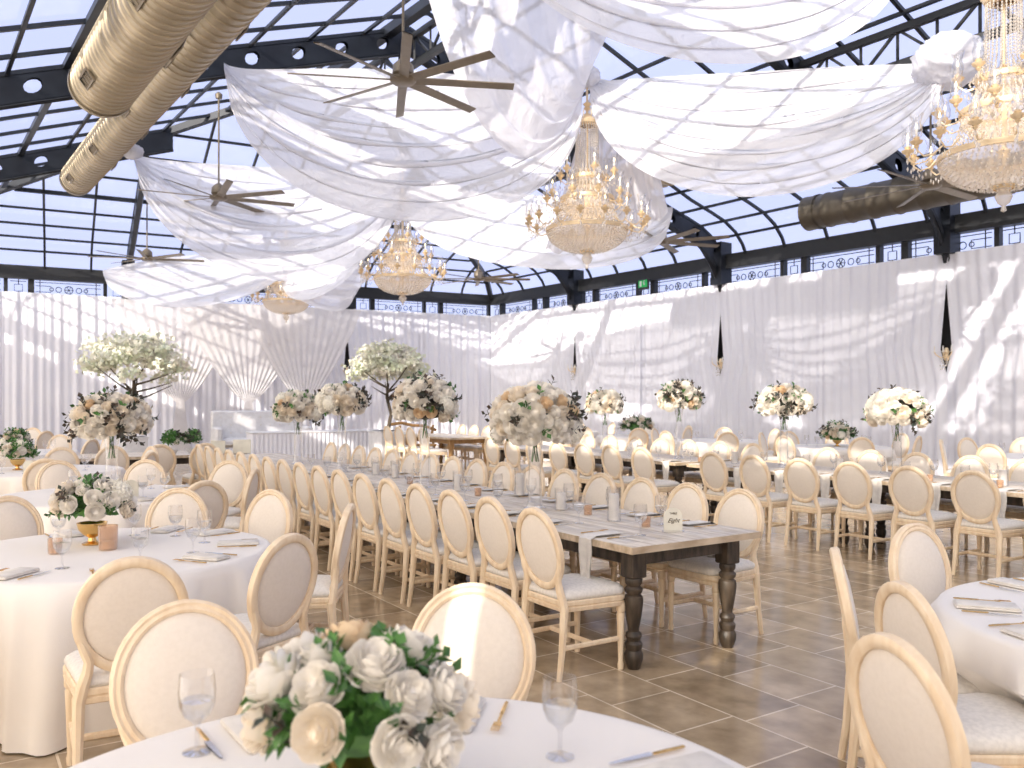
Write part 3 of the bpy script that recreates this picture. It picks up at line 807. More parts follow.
def chair_top(px, py, face, label, group):
    """from where the top of its back shows"""
    s = (py-HY)/(CAMH-.985); X, Y = (px-512)/s, FPX/s
    a = math.radians(face); return chair(X+.29*math.sin(a), Y+.29*math.cos(a), face, label, group)
# ================================================================== FARM TABLES
def turned_leg(h=.63):
    m = MB(); p = [(.035, 0), (.045, .02), (.056, .05), (.058, .08), (.045, .10), (.052, .115), (.054, .135), (.040, .15), (.045, .165), (.050, .175), (.046, .19),
                   (.033, .20), (.034, .215), (.045, .26), (.056, .33), (.059, .365), (.055, .385), (.040, .395), (.054, .41), (.056, .425), (.040, .44), (.052, .455), (.054, .475), (.045, .49)]
    m.lathe(p, 20); m.box((0, 0, .56), (.115, .115, .15), bev=.006); return m.mesh('leg', 'darkwood')
LEGM = turned_leg()
def farm_table(cu, ct, label, length=2.38, width=1.09, inset=.14, m='darkwood', leg=None, rz=None, loc=None):
    r = thing('farmhouse_table', label, 'table', loc or (*UT(cu, ct), 0), TH if rz is None else rz, 'weathered farmhouse tables')
    # local x across, y along
    tp = MB(); n = 6; wd = (width)/n
    for i in range(n): tp.box((-width/2+wd*(i+.5), 0, .742), (wd-.003, length-.24, .044), bev=.004)
    for s in (-1, 1): tp.box((0, s*(length/2-.06), .742), (width, .117, .044), bev=.004)
    tp.build('tabletop', 'tabletop', r)
    eg = MB()
    for s in (-1, 1):
        eg.box((s*(width/2+.003), 0, .741), (.006, length+.012, .040)); eg.box((0, s*(length/2+.001), .741), (width, .006, .040))
    eg.build('table_edge', 'planks_edge', r)
    ap = MB()
    for s in (-1, 1):
        ap.box((s*(width/2-inset-.0), 0, .67), (.028, length-2*.16, .10)); ap.box((0, s*(length/2-.15), .67), (width-2*inset, .028, .10))
    ap.build('apron', m, r)
    lm = leg or LEGM
    for sx in (-1, 1):
        for sy in (-1, 1): part('leg', lm, r, (sx*(width/2-inset), sy*(length/2-.15), 0), (0, 0, 0), (1, 1, 1.135))
    return r
AU = 3.86
tA = [3.76+1.19+2.4*k for k in range(4)]
names4 = ['nearest table of the central row, ends by the aisle', 'second table back in the central row', 'third table back in the central row', 'farthest table of the central row']
for k, t in enumerate(tA): farm_table(AU, t, 'whitewashed farmhouse table, '+names4[k], inset=.14 if k == 0 else .2)
BU = 8.72
tB = [3.4-1.2, 4.6, 7.0, 9.6, 12.0]
namesB = ['right edge of the photo, nearest in the right row', 'second in the right row, under the nearest tall flowers', 'third in the right row, ending at the gap', 'fourth in the right row, beyond the gap', 'farthest in the right row']
for k, t in enumerate(tB): farm_table(BU, t, 'whitewashed farmhouse table, '+namesB[k], inset=.2)
# chairs of the central row
tl_ = [4.16]+[4.79+.52*k for k in range(16)]
for k, t in enumerate(tl_):
    u = 2.98+.29-(.08 if k == 0 else 0)
    chair(*UT(u, t), 90-math.degrees(TH), '%s chair from the near end, left side of the central farmhouse tables' % ORD[k], 'chairs along the left side of the central tables')
for k in range(16):
    t = 4.21+.52*k; u = 4.70-.29+.04
    chair(*UT(u, t), 270-math.degrees(TH), '%s chair from the near end, right side of the central farmhouse tables' % ORD[k], 'chairs along the right side of the central tables')
kB = [i for i in range(-1, 14) if i != 6]
for j, k in enumerate(kB):
    t = 4.155+.632*k
    chair(*UT(7.71+.29, t), 90-math.degrees(TH)+random.uniform(-2, 2), '%s chair from the right, near side of the right farmhouse tables' % ORD[j], 'chairs along the near side of the right tables')
for j, k in enumerate(kB):
    t = 4.0+.632*k
    chair(*UT(9.72-.29, t), 270-math.degrees(TH)+random.uniform(-3, 3), '%s chair from the right, far side of the right farmhouse tables' % ORD[j], 'chairs along the far side of the right tables')
# ================================================================== ROUND TABLES
def round_table(cx, cy, label, seatlist=(), R=.905, seed=0):
    """cloth-covered round table: seatlist holds the chairs that push the cloth in"""
    t = thing('round_table', 'round table under '+label, 'table', (cx, cy, 0), 0, 'round tables under cloths')
    m = MB(); m.lathe([(R-.03, .71), (R-.01, .715), (R-.01, .735), (R-.03, .738)], 40); m.build('tabletop', 'oak', t)
    for k in range(4):
        a = PI/4+k*PI/2; m = MB(); m.tube([(.55*math.cos(a), .55*math.sin(a), .71), (.58*math.cos(a), .58*math.sin(a), 0)], .018, 8); m.build('leg', 'steel', t)
    rnd = random.Random(seed); nf = 12; ph = rnd.uniform(0, 6); N_ = 180
    lv = [(0, .75), (.5, .75), (.93, .75), (.975, .7495), (1.0, .744), (1.01, .73), (1.015, .69), (1, .6), (1, .5), (1, .4), (1, .3), (1, .2), (1, .1), (1, .008)]
    V = []; F = []
    for i, (f, z) in enumerate(lv):
        for k in range(N_):
            a = 2*PI*k/N_; rr = R*f
            if i >= 6:
                q = (.75-z)/.75; w_ = math.sin(nf*a+ph+1.2*math.sin(2*a+ph)); w_ = math.copysign(abs(w_)**.7, w_)+.25*math.sin(31*a); rr = R*1.01+.012+q**.7*(.05+.10*max(-.5, w_))+.0
            x, y = cx+rr*math.cos(a), cy+rr*math.sin(a)
            if i >= 7:
                for _ in range(13):
                    hit = False
                    for (sx, sy, fa) in seatlist:
                        if z > .56: continue
                        dx, dy = x-sx, y-sy; fr = dx*math.sin(fa)+dy*math.cos(fa); lt = dx*math.cos(fa)-dy*math.sin(fa)
                        if fr < .27 and abs(lt) < .27 and fr > -.3: hit = True
                    if not hit: break
                    rr -= .012; x, y = cx+rr*math.cos(a), cy+rr*math.sin(a)
            V.append((x-cx, y-cy, z))
    for i in range(len(lv)-1):
        for k in range(N_):
            if i == 0: F.append((N_+(k+1) % N_, N_+k, 0)) if False else F.append((i*N_+k, i*N_+(k+1) % N_, i*N_+N_+(k+1) % N_, i*N_+N_+k))
            else: F.append((i*N_+k, i*N_+(k+1) % N_, i*N_+N_+(k+1) % N_, i*N_+N_+k))
    m = MB(); m.add(V, F); me = m.mesh('tablecloth', 'cloth', 60)
    bm = bmesh.new(); bm.from_mesh(me); bmesh.ops.remove_doubles(bm, verts=bm.verts, dist=1e-5); bm.to_mesh(me); bm.free()
    o = bpy.data.objects.new('tablecloth', me); COL.objects.link(o); o.location = (cx, cy, 0)
    tag(o, label, 'tablecloth', 'floor-length ivory tablecloths')
RT = []      # (name phrase, cx, cy, chairs)
def ring(cx, cy, items, phrase, grp, dist=1.10):
    """chairs around a round table: items = list of (angle clockwise from far side, label part, distance)"""
    out = []
    for it in items:
        a = math.radians(it[0]); dd = it[2] if len(it) > 2 else dist
        x, y = cx+dd*math.sin(a), cy+dd*math.cos(a); fa = it[0]+180+(it[3] if len(it) > 3 else 0)
        chair(x, y, fa, 'oval-backed chair %s %s' % (it[1], phrase), grp)
        out.append((x, y, math.radians(fa)))
    return out
T_FRONT, T_LEFT, T_RIGHT, T_2 = (-.25, 1.64), (-2.34, 4.95), (2.66, 3.33), (-3.75, 7.85)
def seatpos(px, py, face, label, group, lst, cen, dmin=1.06):
    s = (py-HY)/(CAMH-.985); X, Y = (px-512)/s, FPX/s; a = math.radians(face)
    dd = math.hypot(X-cen[0], Y-cen[1])
    if dd < 1.24: X, Y = cen[0]+(X-cen[0])*1.24/dd, cen[1]+(Y-cen[1])*1.24/dd
    x, y = X+.29*math.sin(a), Y+.29*math.cos(a)
    chair(x, y, face, label, group); lst.append((x, y, a))
def bearing(px, py, cen):
    s = (py-HY)/(CAMH-.985); X, Y = (px-512)/s, FPX/s
    return math.degrees(math.atan2(cen[0]-X, cen[1]-Y))
g = 'chairs around the foreground table'; L0 = []
for px, py, lab, da in ((473, 582, 'ivory oval-backed chair with a bright sun streak, behind the foreground flowers', 0), (185, 599, 'ivory oval-backed chair at bottom left, behind the left foreground goblet', 8)):
    seatpos(px, py, bearing(px, py, T_FRONT)+da, lab, g, L0, T_FRONT)
round_table(*T_FRONT, 'white cloth in the foreground, beneath the closest flowers', L0, seed=1)
g = 'chairs around the left round table'; L0 = []
for px, py, lab, da in ((133, 556, 'oval-backed chair turned from the camera, nearest at the left round table', 0),
                        (290, 533, 'oval-backed chair with shaded back, at right of the left round table', -6),
                        (350, 503, 'oval-backed chair seen nearly edge-on, rightmost at the left round table', 12),
                        (272, 489, 'oval-backed chair facing us behind the right rim of the left round table', 0),
                        (170, 490, 'oval-backed chair facing us straight behind the left round table', 0),
                        (18, 497, 'oval-backed chair facing us behind the flowers at the left edge', 0)):
    seatpos(px, py, bearing(px, py, T_LEFT)+da, lab, g, L0, T_LEFT)
chair(-2.62, 3.62, 8, 'oval-backed chair mostly out of frame at the left edge, front of table', g); L0.append((-2.62, 3.62, math.radians(8)))
round_table(*T_LEFT, 'ivory cloth at left, beneath low flowers in a gold bowl', L0, seed=2)
g = 'chairs around the right round table'; L0 = []
for px, py, face, lab in ((930, 525, None, 'oval-backed chair facing us on the far side of the right round table'),
                          (836, 547, 108, 'oval-backed chair seen edge-on in the aisle, left of the right table'),
                          (903, 581, 84, 'oval-backed chair at angle, pushed in left of the right round table'),
                          (892, 634, 76, 'largest oval-backed chair, bottom right, nearest at the right round table')):
    seatpos(px, py, face if face is not None else bearing(px, py, T_RIGHT), lab, g, L0, T_RIGHT)
round_table(*T_RIGHT, 'pale cloth at right, with gold cutlery', L0, seed=3)
g = 'chairs around the second left round table'; L0 = []
for px, py, lab, da in ((205, 480, 'oval-backed chair with shaded tan back, behind the left round table', 0),
                        (255, 468, 'edge-on oval-backed chair, right of the second left round table', 0),
                        (230, 460, 'bright oval-backed chair facing us, far right of second left table', -25),
                        (146, 459, 'oval-backed chair facing us, far side of the second left table', 0),
                        (58, 460, 'oval-backed chair facing us, far left of the second left table', 0)):
    seatpos(px, py, bearing(px, py, T_2)+da, lab, g, L0, T_2)
round_table(*T_2, 'ivory cloth second from the front at left, under tall flowers', L0, seed=4)
far = [((-5.75, 10.5), 'third left round table', 'ivory cloth third from the front at left', [(40, 'at far right of'), (95, 'at right of'), (150, 'at near right of', 1.2), (200, 'at near side of'), (250, 'at near left of')]),
       ((-8.1, 14.0), 'fourth left round table', 'ivory cloth in the far left crowd of chairs', [(0, 'at far side of'), (50, 'at far right of'), (100, 'at right of'), (150, 'at near right of'), (200, 'at near left of'), (250, 'at left of'), (305, 'at far left of')]),
       ((-10.6, 17.6), 'leftmost back round table', 'ivory cloth at far left near the curtain', [(0, 'at far side of'), (55, 'at far right of'), (110, 'at right of'), (160, 'at near side of'), (215, 'at near left of'), (300, 'at far left of')]),
       ((8.0, 12.9), 'round table by the right curtain', 'white cloth nearest along the right curtain', [(20, 'at far side of'), (75, 'at right of'), (130, 'at near right of'), (185, 'at near side of'), (240, 'at near left of'), (300, 'at left of'), (340, 'at far left of')]),
       ((5.96, 15.7), 'sunlit round table by right curtain', 'white cloth second along the right curtain, low flowers on it', [(20, 'at far side of'), (75, 'at right of'), (130, 'at near right of'), (185, 'at near side of'), (240, 'at near left of'), (300, 'at left of'), (340, 'at far left of')]),
       ((4.3, 18.0), 'third right round table', 'white cloth third along the right curtain', [(20, 'at far side of'), (75, 'at right of'), (130, 'at near right of'), (185, 'at near side of'), (240, 'at near left of'), (300, 'at left of')]),
       ((2.9, 20.2), 'fourth right round table', 'white cloth fourth along the right curtain with low flowers', [(20, 'at far side of'), (75, 'at right of'), (130, 'at near right of'), (185, 'at near side of'), (240, 'at near left of'), (300, 'at left of')]),
       ((1.4, 23.0), 'farthest right round table', 'white cloth farthest along the right curtain', [(20, 'at far side of'), (75, 'at right of'), (185, 'at near side of'), (240, 'at near left of'), (300, 'at left of')])]
for i, (c, ph_, lab, items) in enumerate(far):
    round_table(*c, lab, ring(*c, items, ph_, 'chairs around the '+ph_), seed=10+i)
# honey farm table in the back, and one across at left
lo = MB(); lo.lathe([(.04, 0), (.05, .03), (.04, .08), (.055, .14), (.035, .18), (.05, .3), (.055, .42), (.04, .45)], 16); lo.box((0, 0, .54), (.11, .11, .18)); LOM = lo.mesh('leg', 'oak')
farm_table(9.72, 17.55, 'honey oak farmhouse table end-on, behind the middle tall flowers', m='oak', leg=LOM, inset=.1)
for sd, w_ in ((-1, 'left'), (1, 'right')):
    for k in range(4):
        chair(*UT(9.72+sd*.74, 16.75+.6*k), (90 if sd < 0 else 270)-math.degrees(TH), '%s chair along the %s side of the honey oak table' % (ORD[k], w_), 'chairs at the honey oak tables')
LX, LY = on(246, 452, .765)
farm_table(0, 0, 'whitewashed farmhouse table set crosswise at left, boxes on its end', rz=TH+PI/2, loc=(LX-1.02-.2, LY-.55+.15, 0), inset=.14)
farm_table(0, 0, 'whitewashed farmhouse table set crosswise, left end behind the flowers', rz=TH+PI/2, loc=(LX-1.02-.2-2.4*CT, LY-.4-2.4*ST, 0), inset=.14)
for k in range(6):
    bx, by = LX-.62-.62*k*CT, LY-.75-.62*k*ST+.1
    chair(bx+.4*ST*1.4, by-.4*CT*1.4, -math.degrees(TH)+2, '%s chair from the right, near side of the crosswise left table' % ORD[k], 'chairs at the crosswise left tables')
exec_more = True
# ================================================================== FLOWERS
def rose_mesh(m, seed):
    rnd = random.Random(seed); b = MB()
    for ringi, (n, r, h, op) in enumerate(((3, .22, .80, .1), (4, .38, .86, .12), (5, .56, .84, .18), (6, .74, .74, .3), (7, .88, .55, .5), (8, .98, .30, .7))):
        for k in range(n):
            a0 = 2*PI*k/n+ringi*.7+rnd.uniform(-.15, .15); wd = 2*PI/n*.72
            def fn(u, v, a0=a0, wd=wd, r=r, h=h, op=op):
                a = a0+(u-.5)*2*wd*(.5+.5*math.sin(PI*min(1, .15+v*.85))); rr = r*(.25+.75*math.sin(v*PI/2))+.1*op*v*v
                z = -.45+(h+.45)*v**.9-.18*op*v**3-.12*(2*u-1)**2*v; return (rr*math.cos(a), rr*math.sin(a), z)
            b.grid(fn, 5, 5)
    b.lathe([(.05, -.62), (.5, -.5), (.7, -.3), (.6, .1), (.2, .5)], 8)
    return b.mesh('rose', m, 180)
def hyd_mesh(seed):
    rnd = random.Random(seed); b = MB()
    for i in range(120):
        z = 1-2*(i+.5)/120; r = math.sqrt(1-z*z); a = i*2.399963; n = Vector((r*math.cos(a), r*math.sin(a), z*.85)); n2 = n.normalized()
        t1 = n2.orthogonal().normalized(); t1 = Matrix.Rotation(rnd.uniform(0, 6), 3, n2) @ t1; t2 = n2.cross(t1); c = n*(.93+rnd.uniform(-.06, .09)); s = .14
        for k in range(4):
            q = (t1, t2, -t1, -t2)[k]; q2 = (t2, -t1, -t2, t1)[k]
            b.add([c, c+q*s+q2*s*.5+n2*.05, c+q*s*1.1-q2*.0+n2*.09+q2*s, c+q2*s+n2*.02-q*s*.1], [(0, 1, 2, 3)])
    b.lathe([(.05, -.75), (.6, -.55), (.82, 0), (.6, .55), (.05, .75)], 10)
    return b.mesh('hydrangea', 'hyd', 0)
RW = [rose_mesh('rose_w', 1), rose_mesh('rose_w', 5)]; RC = rose_mesh('rose_c', 2); RP = rose_mesh('rose_p', 3); HY_ = hyd_mesh(4)
def foliage(pts, m, seed, ls=.045, per=7):
    rnd = random.Random(seed); b = MB()
    for (c, n) in pts:
        c, n = Vector(c), Vector(n).normalized(); t = n.orthogonal().normalized()
        ax = (n+Vector((rnd.uniform(-.5, .5), rnd.uniform(-.5, .5), rnd.uniform(-.5, .3)))).normalized()
        L_ = ls*rnd.uniform(2, 3.4); b.tube([c-ax*L_*.6, c+ax*L_*.5], .0022, 3)
        for k in range(per):
            o = c+ax*L_*(-.4+.95*k/per); d = (Matrix.Rotation(k*2.2+rnd.random(), 3, ax) @ t+ax*.7).normalized(); sd = d.cross(ax).normalized(); w_ = ls*.36*rnd.uniform(.8, 1.2); l = ls*rnd.uniform(.9, 1.3)
            up = sd.cross(d)*ls*.1
            b.add([o, o+d*l*.45+sd*w_+up, o+d*l, o+d*l*.45-sd*w_+up, o+d*l*.5], [(0, 1, 4), (1, 2, 4), (2, 3, 4), (3, 0, 4)])
    return b
def sph(rnd, up=-.35):
    while True:
        v = Vector((rnd.gauss(0, 1), rnd.gauss(0, 1), rnd.gauss(0, 1))).normalized()
        if v.z > up: return v
def arrange(root, cz, rx, rz_, seed, n=34, br=.062, green=20, dark=34, up=-.45, hyds=3, leafs=.05, core='leafd', inner=0):
    rnd = random.Random(seed); P = []
    for i in range(n*40):
        if len(P) >= n: break
        v = sph(rnd, up); p = Vector((v.x*rx, v.y*rx, v.z*rz_)); 
        if all((p-q).length > br*1.3 for q, _ in P): P.append((p, v))
    for i, (p, v) in enumerate(P):
        k = rnd.random(); s = br*rnd.uniform(.75, 1.25)
        if i < hyds: me, nm_, s = HY_, 'hydrangea', br*1.45
        elif k < .70: me, nm_ = RW[i % 2], 'rose'
        elif k < .93: me, nm_ = RC, 'rose'
        else: me, nm_ = RP, 'rose'
        q = v.to_track_quat('Z', 'Y').to_euler()
        o = part(nm_, me, root, (p.x, p.y, p.z+cz), q, s)
        if me is RP: o['label'] = 'toffee-coloured rose in full bloom'
    for cnt, mm, off in ((green, 'leaf', .98), (dark, 'leafd', 1.10)):
        pts = []; cl = [sph(rnd, up) for _ in range(4)]
        for i in range(cnt):
            v = sph(rnd, up)
            if i % 3: v = (cl[i % 4]+v*.45).normalized()
            pts.append(((v.x*rx*off, v.y*rx*off, v.z*rz_*off+cz), v))
        o = foliage(pts, mm, seed+5, leafs).build('foliage', mm, root, smooth=0); o['kind'] = 'stuff'
    if inner:
        pts = [((v.x*rx*.8, v.y*rx*.8, v.z*rz_*.8+cz), v) for v in (sph(rnd, up) for _ in range(inner))]
        foliage(pts, 'leaf', seed+9, leafs).build('foliage', 'leaf', root, smooth=0)['kind'] = 'stuff'
    c = MB(); k = .8 if inner else 1
    c.lathe([(.02, -rz_*.6*k), (rx*.55*k, -rz_*.5*k), (rx*.72*k, 0), (rx*.5*k, rz_*.55*k), (.02, rz_*.68*k)], 14, (0, 0, cz)); c.build('moss_core', core, root)
    return root
def tall_flowers(x, y, label, cz, rx=.34, rz_=.27, seed=0, n=80, base=.765, br=.062, **k):
    r = thing('tall_flower_arrangement', label, 'flower arrangement', (x, y, base), 0, 'tall rose arrangements on glass stands')
    h = cz-base
    m = MB(); m.lathe([(.085, 0), (.09, .006), (.07, .012), (.055, .05), (.045, h-.28-.2*0), (.06, h-.16), (.075, h-.1)], 20, close=False); m.lathe([(.07, .012), (.001, .013)], 20, close=False); m.build('glass_stand', 'glass', r)
    m = MB()
    for q in range(5): m.tube([(.03*math.cos(q*1.3), .03*math.sin(q*1.3), h-.32), (.02*math.cos(q*1.3+2), .02*math.sin(q*1.3+2), h-.1)], .004, 5)
    m.build('stems', 'leaf', r)
    arrange(r, h, rx, rz_, seed, n=n, br=br, **k)
    return r
def A_at(px, u):
    r = (px-512)/FPX; t = u*(CT-r*ST)/(ST+r*CT); return UT(u, t)
def fl_on(px, py, wpx, hpx, u, label, seed, n=85, name=None):
    x, y = A_at(px, u); s = FPX/y; return tall_flowers(x, y, label, CAMH-(py-HY)/s, wpx/2/s*.83, hpx/2/s*.84, seed, n, br=.066)
fl_on(535, 421, 97, 76, AU, 'largest tall rose arrangement, at centre on the nearest central table', 31, 100)
fl_on(425, 405, 68, 58, AU, 'tall rose arrangement on the central tables, left of the largest one', 32, 90)
fl_on(342, 403, 50, 36, AU, 'tall rose arrangement overlapping a second one, the right of the pair', 33)
fl_on(298, 410, 50, 38, AU, 'tall rose arrangement overlapping a second one, the left of the pair', 34)
fl_on(897, 412, 62, 46, BU, 'rightmost tall rose arrangement, on the right farmhouse tables', 35)
fl_on(784, 404, 55, 38, BU, 'second tall rose arrangement from the right, before the curtain', 36)
fl_on(679, 399, 46, 34, BU, 'third tall rose arrangement from the right, before the curtain', 37)
fl_on(605, 405, 38, 30, BU, 'fourth tall rose arrangement from the right, right of the largest', 38)
x_, y_ = UT(9.72, 18.6); tall_flowers(x_, y_, 'small distant rose arrangement left of the largest, before the far curtain', CAMH-(402-HY)*y_/FPX, .27, .2, 39, 60)
tall_flowers(T_2[0]+.32, T_2[1]-.5, 'broad tall rose arrangement at left, before the left blossom tree', CAMH-(421-HY)*7.35/FPX, .28, .2, 40, 75, base=.752)
def low_flowers(x, y, label, seed, rx=.2, rz_=.15, n=26, base=.752, br=.05, hz=.2, bowl='gold', **k):
    r = thing('flower_centrepiece', label, 'flower arrangement', (x, y, base), 0, 'low rose centrepieces')
    m = MB(); m.lathe([(.055, 0), (.058, .008), (.025, .02), (.02, .04), (.05, .06), (.075, .09), (.085, .13), (.08, .13), (.05, .07), (.01, .05)], 24, close=False); m.build('footed_bowl', bowl, r)
    arrange(r, hz, rx, rz_, seed, n=n, br=br, up=-.2, core='leaf', inner=70, **k); return r
low_flowers(-.315, 1.78, 'closest low centrepiece of white and peach roses, bottom centre', 63, .195, .13, 20, hz=.215, br=.064, green=48, dark=2, hyds=0, leafs=.034)
x_, y_ = on(88, 545, .755)
low_flowers(x_, y_+.05, 'low rose centrepiece in a gold bowl on the left round table', 51, .20, .13, 24, hz=.23, br=.056, green=26, dark=6, hyds=2, leafs=.035)
low_flowers(-6.05, 10.5, 'small peach and green centrepiece at the left edge', 52, .16, .12, 18, dark=4)
low_flowers(5.95, 15.7, 'low white centrepiece on the sunlit round table by the curtain', 53, .27, .2, 30, dark=24)
low_flowers(2.95, 20.2, 'low white centrepiece before the curtain, below the third tall flowers', 54, .34, .22, 30, dark=24, br=.06)
low_flowers(-8.1, 14.0, 'tiny low centrepiece in the far left crowd of chairs', 55, .17, .13, 18, dark=6)
for i, (px, py, lab) in enumerate(((172, 437, 'tiny bud vase, the left of two on the crosswise table'), (192, 438, 'tiny bud vase, the right of two on the crosswise table'))):
    y_ = LY-1.2-.25*(1-i); x_ = (px-512)*y_/FPX
    low_flowers(x_, y_, lab, 56+i, .08, .09, 9, base=.765, br=.035, hz=.26, bowl='white', green=3, dark=9)
# blossom trees
def blossom_tree(x, y, base, h, spread, label, seed, lean=.0):
    r = thing('blossom_tree', label, 'tree', (x, y, base), 0, 'artificial white blossom trees'); rnd = random.Random(seed)
    t = MB(); th = h*.52; t.tube([(0, 0, 0), (.03+lean, 0, th*.35), (-.03, .02, th*.7), (0, 0, th)], [.055, .045, .04, .035], 8); tips = []
    for k in range(9):
        a = k*2.4; e = rnd.uniform(.25, 1.0); L_ = spread*rnd.uniform(.6, .9); z0 = th*rnd.uniform(.62, 1)
        p1 = (L_*.4*math.cos(a), L_*.4*math.sin(a), z0+.25*e*h*.5); p2 = (L_*math.cos(a), L_*math.sin(a), z0+h*.36*e)
        t.tube([(0, 0, z0), p1, p2], [.028, .018, .007], 6); tips += [p1, p2, tuple((Vector(p1)+Vector(p2))/2)]
    t.build('trunk', 'bark', r)
    pads = []
    for k in range(46):
        a = k*2.39996; q = spread*.88*math.sqrt((k+.5)/46); pads.append(Vector((q*math.cos(a), q*math.sin(a), h*(.93-.34*(q/spread)**2)+rnd.uniform(-.12, .05)*h)))
    b = MB()
    for i in range(3600):
        c = rnd.choice(pads); c = c+Vector((rnd.gauss(0, .15), rnd.gauss(0, .15), rnd.gauss(0, .07)))*spread
        n = Vector((rnd.gauss(0, 1), rnd.gauss(0, 1), rnd.gauss(0, 1))).normalized(); t1 = n.orthogonal(); t1.normalize(); t2 = n.cross(t1); s = .05*rnd.uniform(.7, 1.4)
        b.add([c+t1*s, c+t2*s+n*s*.3, c-t1*s, c-t2*s+n*s*.3], [(0, 1, 2, 3)])
    b.build('blossom', 'blossom', r, smooth=0)['kind'] = 'stuff'
def plinth(x, y, wd, h, label):
    m = MB(); m.box((0, 0, h/2), (wd, wd, h-.0), bev=.01); m.box((0, 0, h-.02), (wd+.04, wd+.04, .04), bev=.006)
    o = m.build('plinth', 'white', loc=(x, y, 0), rz=PH); tag(o, label, 'plinth')
ty = 19.6; tx = (134-512)*ty/FPX; plinth(tx, ty, .5, .75, 'white plinth under the left blossom tree'); blossom_tree(tx, ty, .75, CAMH+(398.5-328)*ty/FPX-.75, 1.12, 'white blossom tree at left, above the broad tall flowers', 1)
ty = 21.5; tx = (388-512)*ty/FPX; plinth(tx, ty, .72, .82, 'white plinth under the blossom tree right of the sofa'); blossom_tree(tx, ty, .82, CAMH+(398.5-340)*ty/FPX-.82, .9, 'white blossom tree right of the sofa, below the third chandelier', 2, .05)
# ================================================================== STAGE: sofa, skirted table, gilt bench
sx, sy = (262-512)*24.6/FPX, 24.6
ang = math.atan2(bdir.y, bdir.x)+PI
r = thing('sofa', 'white tufted sofa with a high back, before the backdrop drapes', 'sofa', (sx, sy, 0), ang)
m = MB(); m.box((0, .3, .75), (2.7, .22, 1.05), bev=.04); m.build('backrest', 'white', r)
m = MB(); m.box((0, -.12, .40), (2.3, .75, .22), bev=.06); m.build('seat', 'white', r)
for s in (-1, 1): m = MB(); m.box((s*1.25, -.08, .55), (.2, .85, .55), bev=.05); m.build('armrest', 'white', r)
m = MB()
for i in range(9):
    for j in range(3): m.lathe([(.001, -.02), (.02, -.01), (.001, .02)], 6, (-1.1+.275*i, .185, .65+.22*j))
m.build('tufting_button', 'napkin', r)
for a_ in (-1.2, 1.2):
    for b_ in (-.4, .3): m = MB(); m.box((a_, b_, .13), (.08, .08, .26), taper=1.3); m.build('leg', 'black', r)
hx, hy_ = (318-512)*22.2/FPX, 22.2
r = thing('head_table', 'long head table with white pleated skirt, before the sofa', 'table', (hx, hy_, 0), ang)
m = MB(); m.box((0, 0, .77), (3.5, .8, .04), bev=.01); m.build('tabletop', 'white', r)
def sk(u, v):
    P = 2*(3.46+.76); d = u*P; a = .022*math.sin(d*2*PI/.11)*(1-.5*v)
    if d < 3.46: x, y, nx, ny = -1.73+d, -.38, 0, -1
    elif d < 4.22: x, y, nx, ny = 1.73, -.38+(d-3.46), 1, 0
    elif d < 7.68: x, y, nx, ny = 1.73-(d-4.22), .38, 0, 1
    else: x, y, nx, ny = -1.73, .38-(d-7.68), -1, 0
    return (x+nx*a, y+ny*a, .01+v*.74)
m = MB(); m.grid(sk, 420, 4); m.build('table_skirt', 'curtain', r, smooth=180)
gx, gy = (412-512)*23.2/FPX, 23.2
r = thing('gilt_bench', 'carved gilt bench frame beside the right blossom tree', 'bench', (gx, gy, 0), ang)
m = MB(); m.tube([(-.7, 0, .78), (-.62, 0, .93), (-.3, 0, .97), (0, 0, .9), (.35, 0, .88), (.7, 0, .76)], .045, 8); m.build('top_rail', 'oak', r)
for x_ in (-.66, -.34, .62): m = MB(); m.tube([(x_, 0, .9), (x_-.05, 0, .6), (x_+.02, -.02, .3), (x_, 0, 0)], [.035, .04, .03, .03], 8); m.build('leg', 'oak', r)
m = MB(); m.box((0, 0, .36), (1.3, .4, .07), bev=.02); m.build('seat', 'oak', r)
# card boxes on the crosswise table
for i, (px, wpx, hpx) in enumerate(((242, 17, 14), (218, 14, 13))):
    y_ = LY-.45; x_ = (px-512)*y_/FPX; wd = wpx*y_/FPX; h = hpx*y_/FPX
    m = MB(); m.box((0, 0, h/2), (wd, .03, h), rx=-.1, bev=.005); m.box((0, .05, h*.3), (wd*.4, .08, .015), rx=.9)
    o = m.build('easel_card', 'card', loc=(x_, y_+.0, .768), rz=.2); tag(o, 'large cream card standing on the crosswise table, %s of two' % ['right', 'left'][i], 'card', 'cream cards on the crosswise table')
# exit sign
p = Vector(NT(NR-.25, 17.55)); r = thing('exit_sign', 'small green exit sign on the black beam above the right curtain', 'sign', (p.x, p.y, 4.86), math.atan2(-rnorm.y, -rnorm.x)-PI/2)
m = MB(); m.box((0, 0, 0), (.4, .06, .3), bev=.005); m.build('housing', 'beam', r)
m = MB(); m.box((0, .034, .02), (.34, .01, .2)); m.build('green_face', 'green', r)
m = MB(); m.box((-.05, .042, .03), (.04, .006, .1), ry=.3); m.box((.08, .042, .02), (.07, .006, .15)); m.lathe([(.001, -.02), (.02, 0), (.001, .02)], 8, (-.07, .042, .1)); m.build('pictogram', 'white', r)
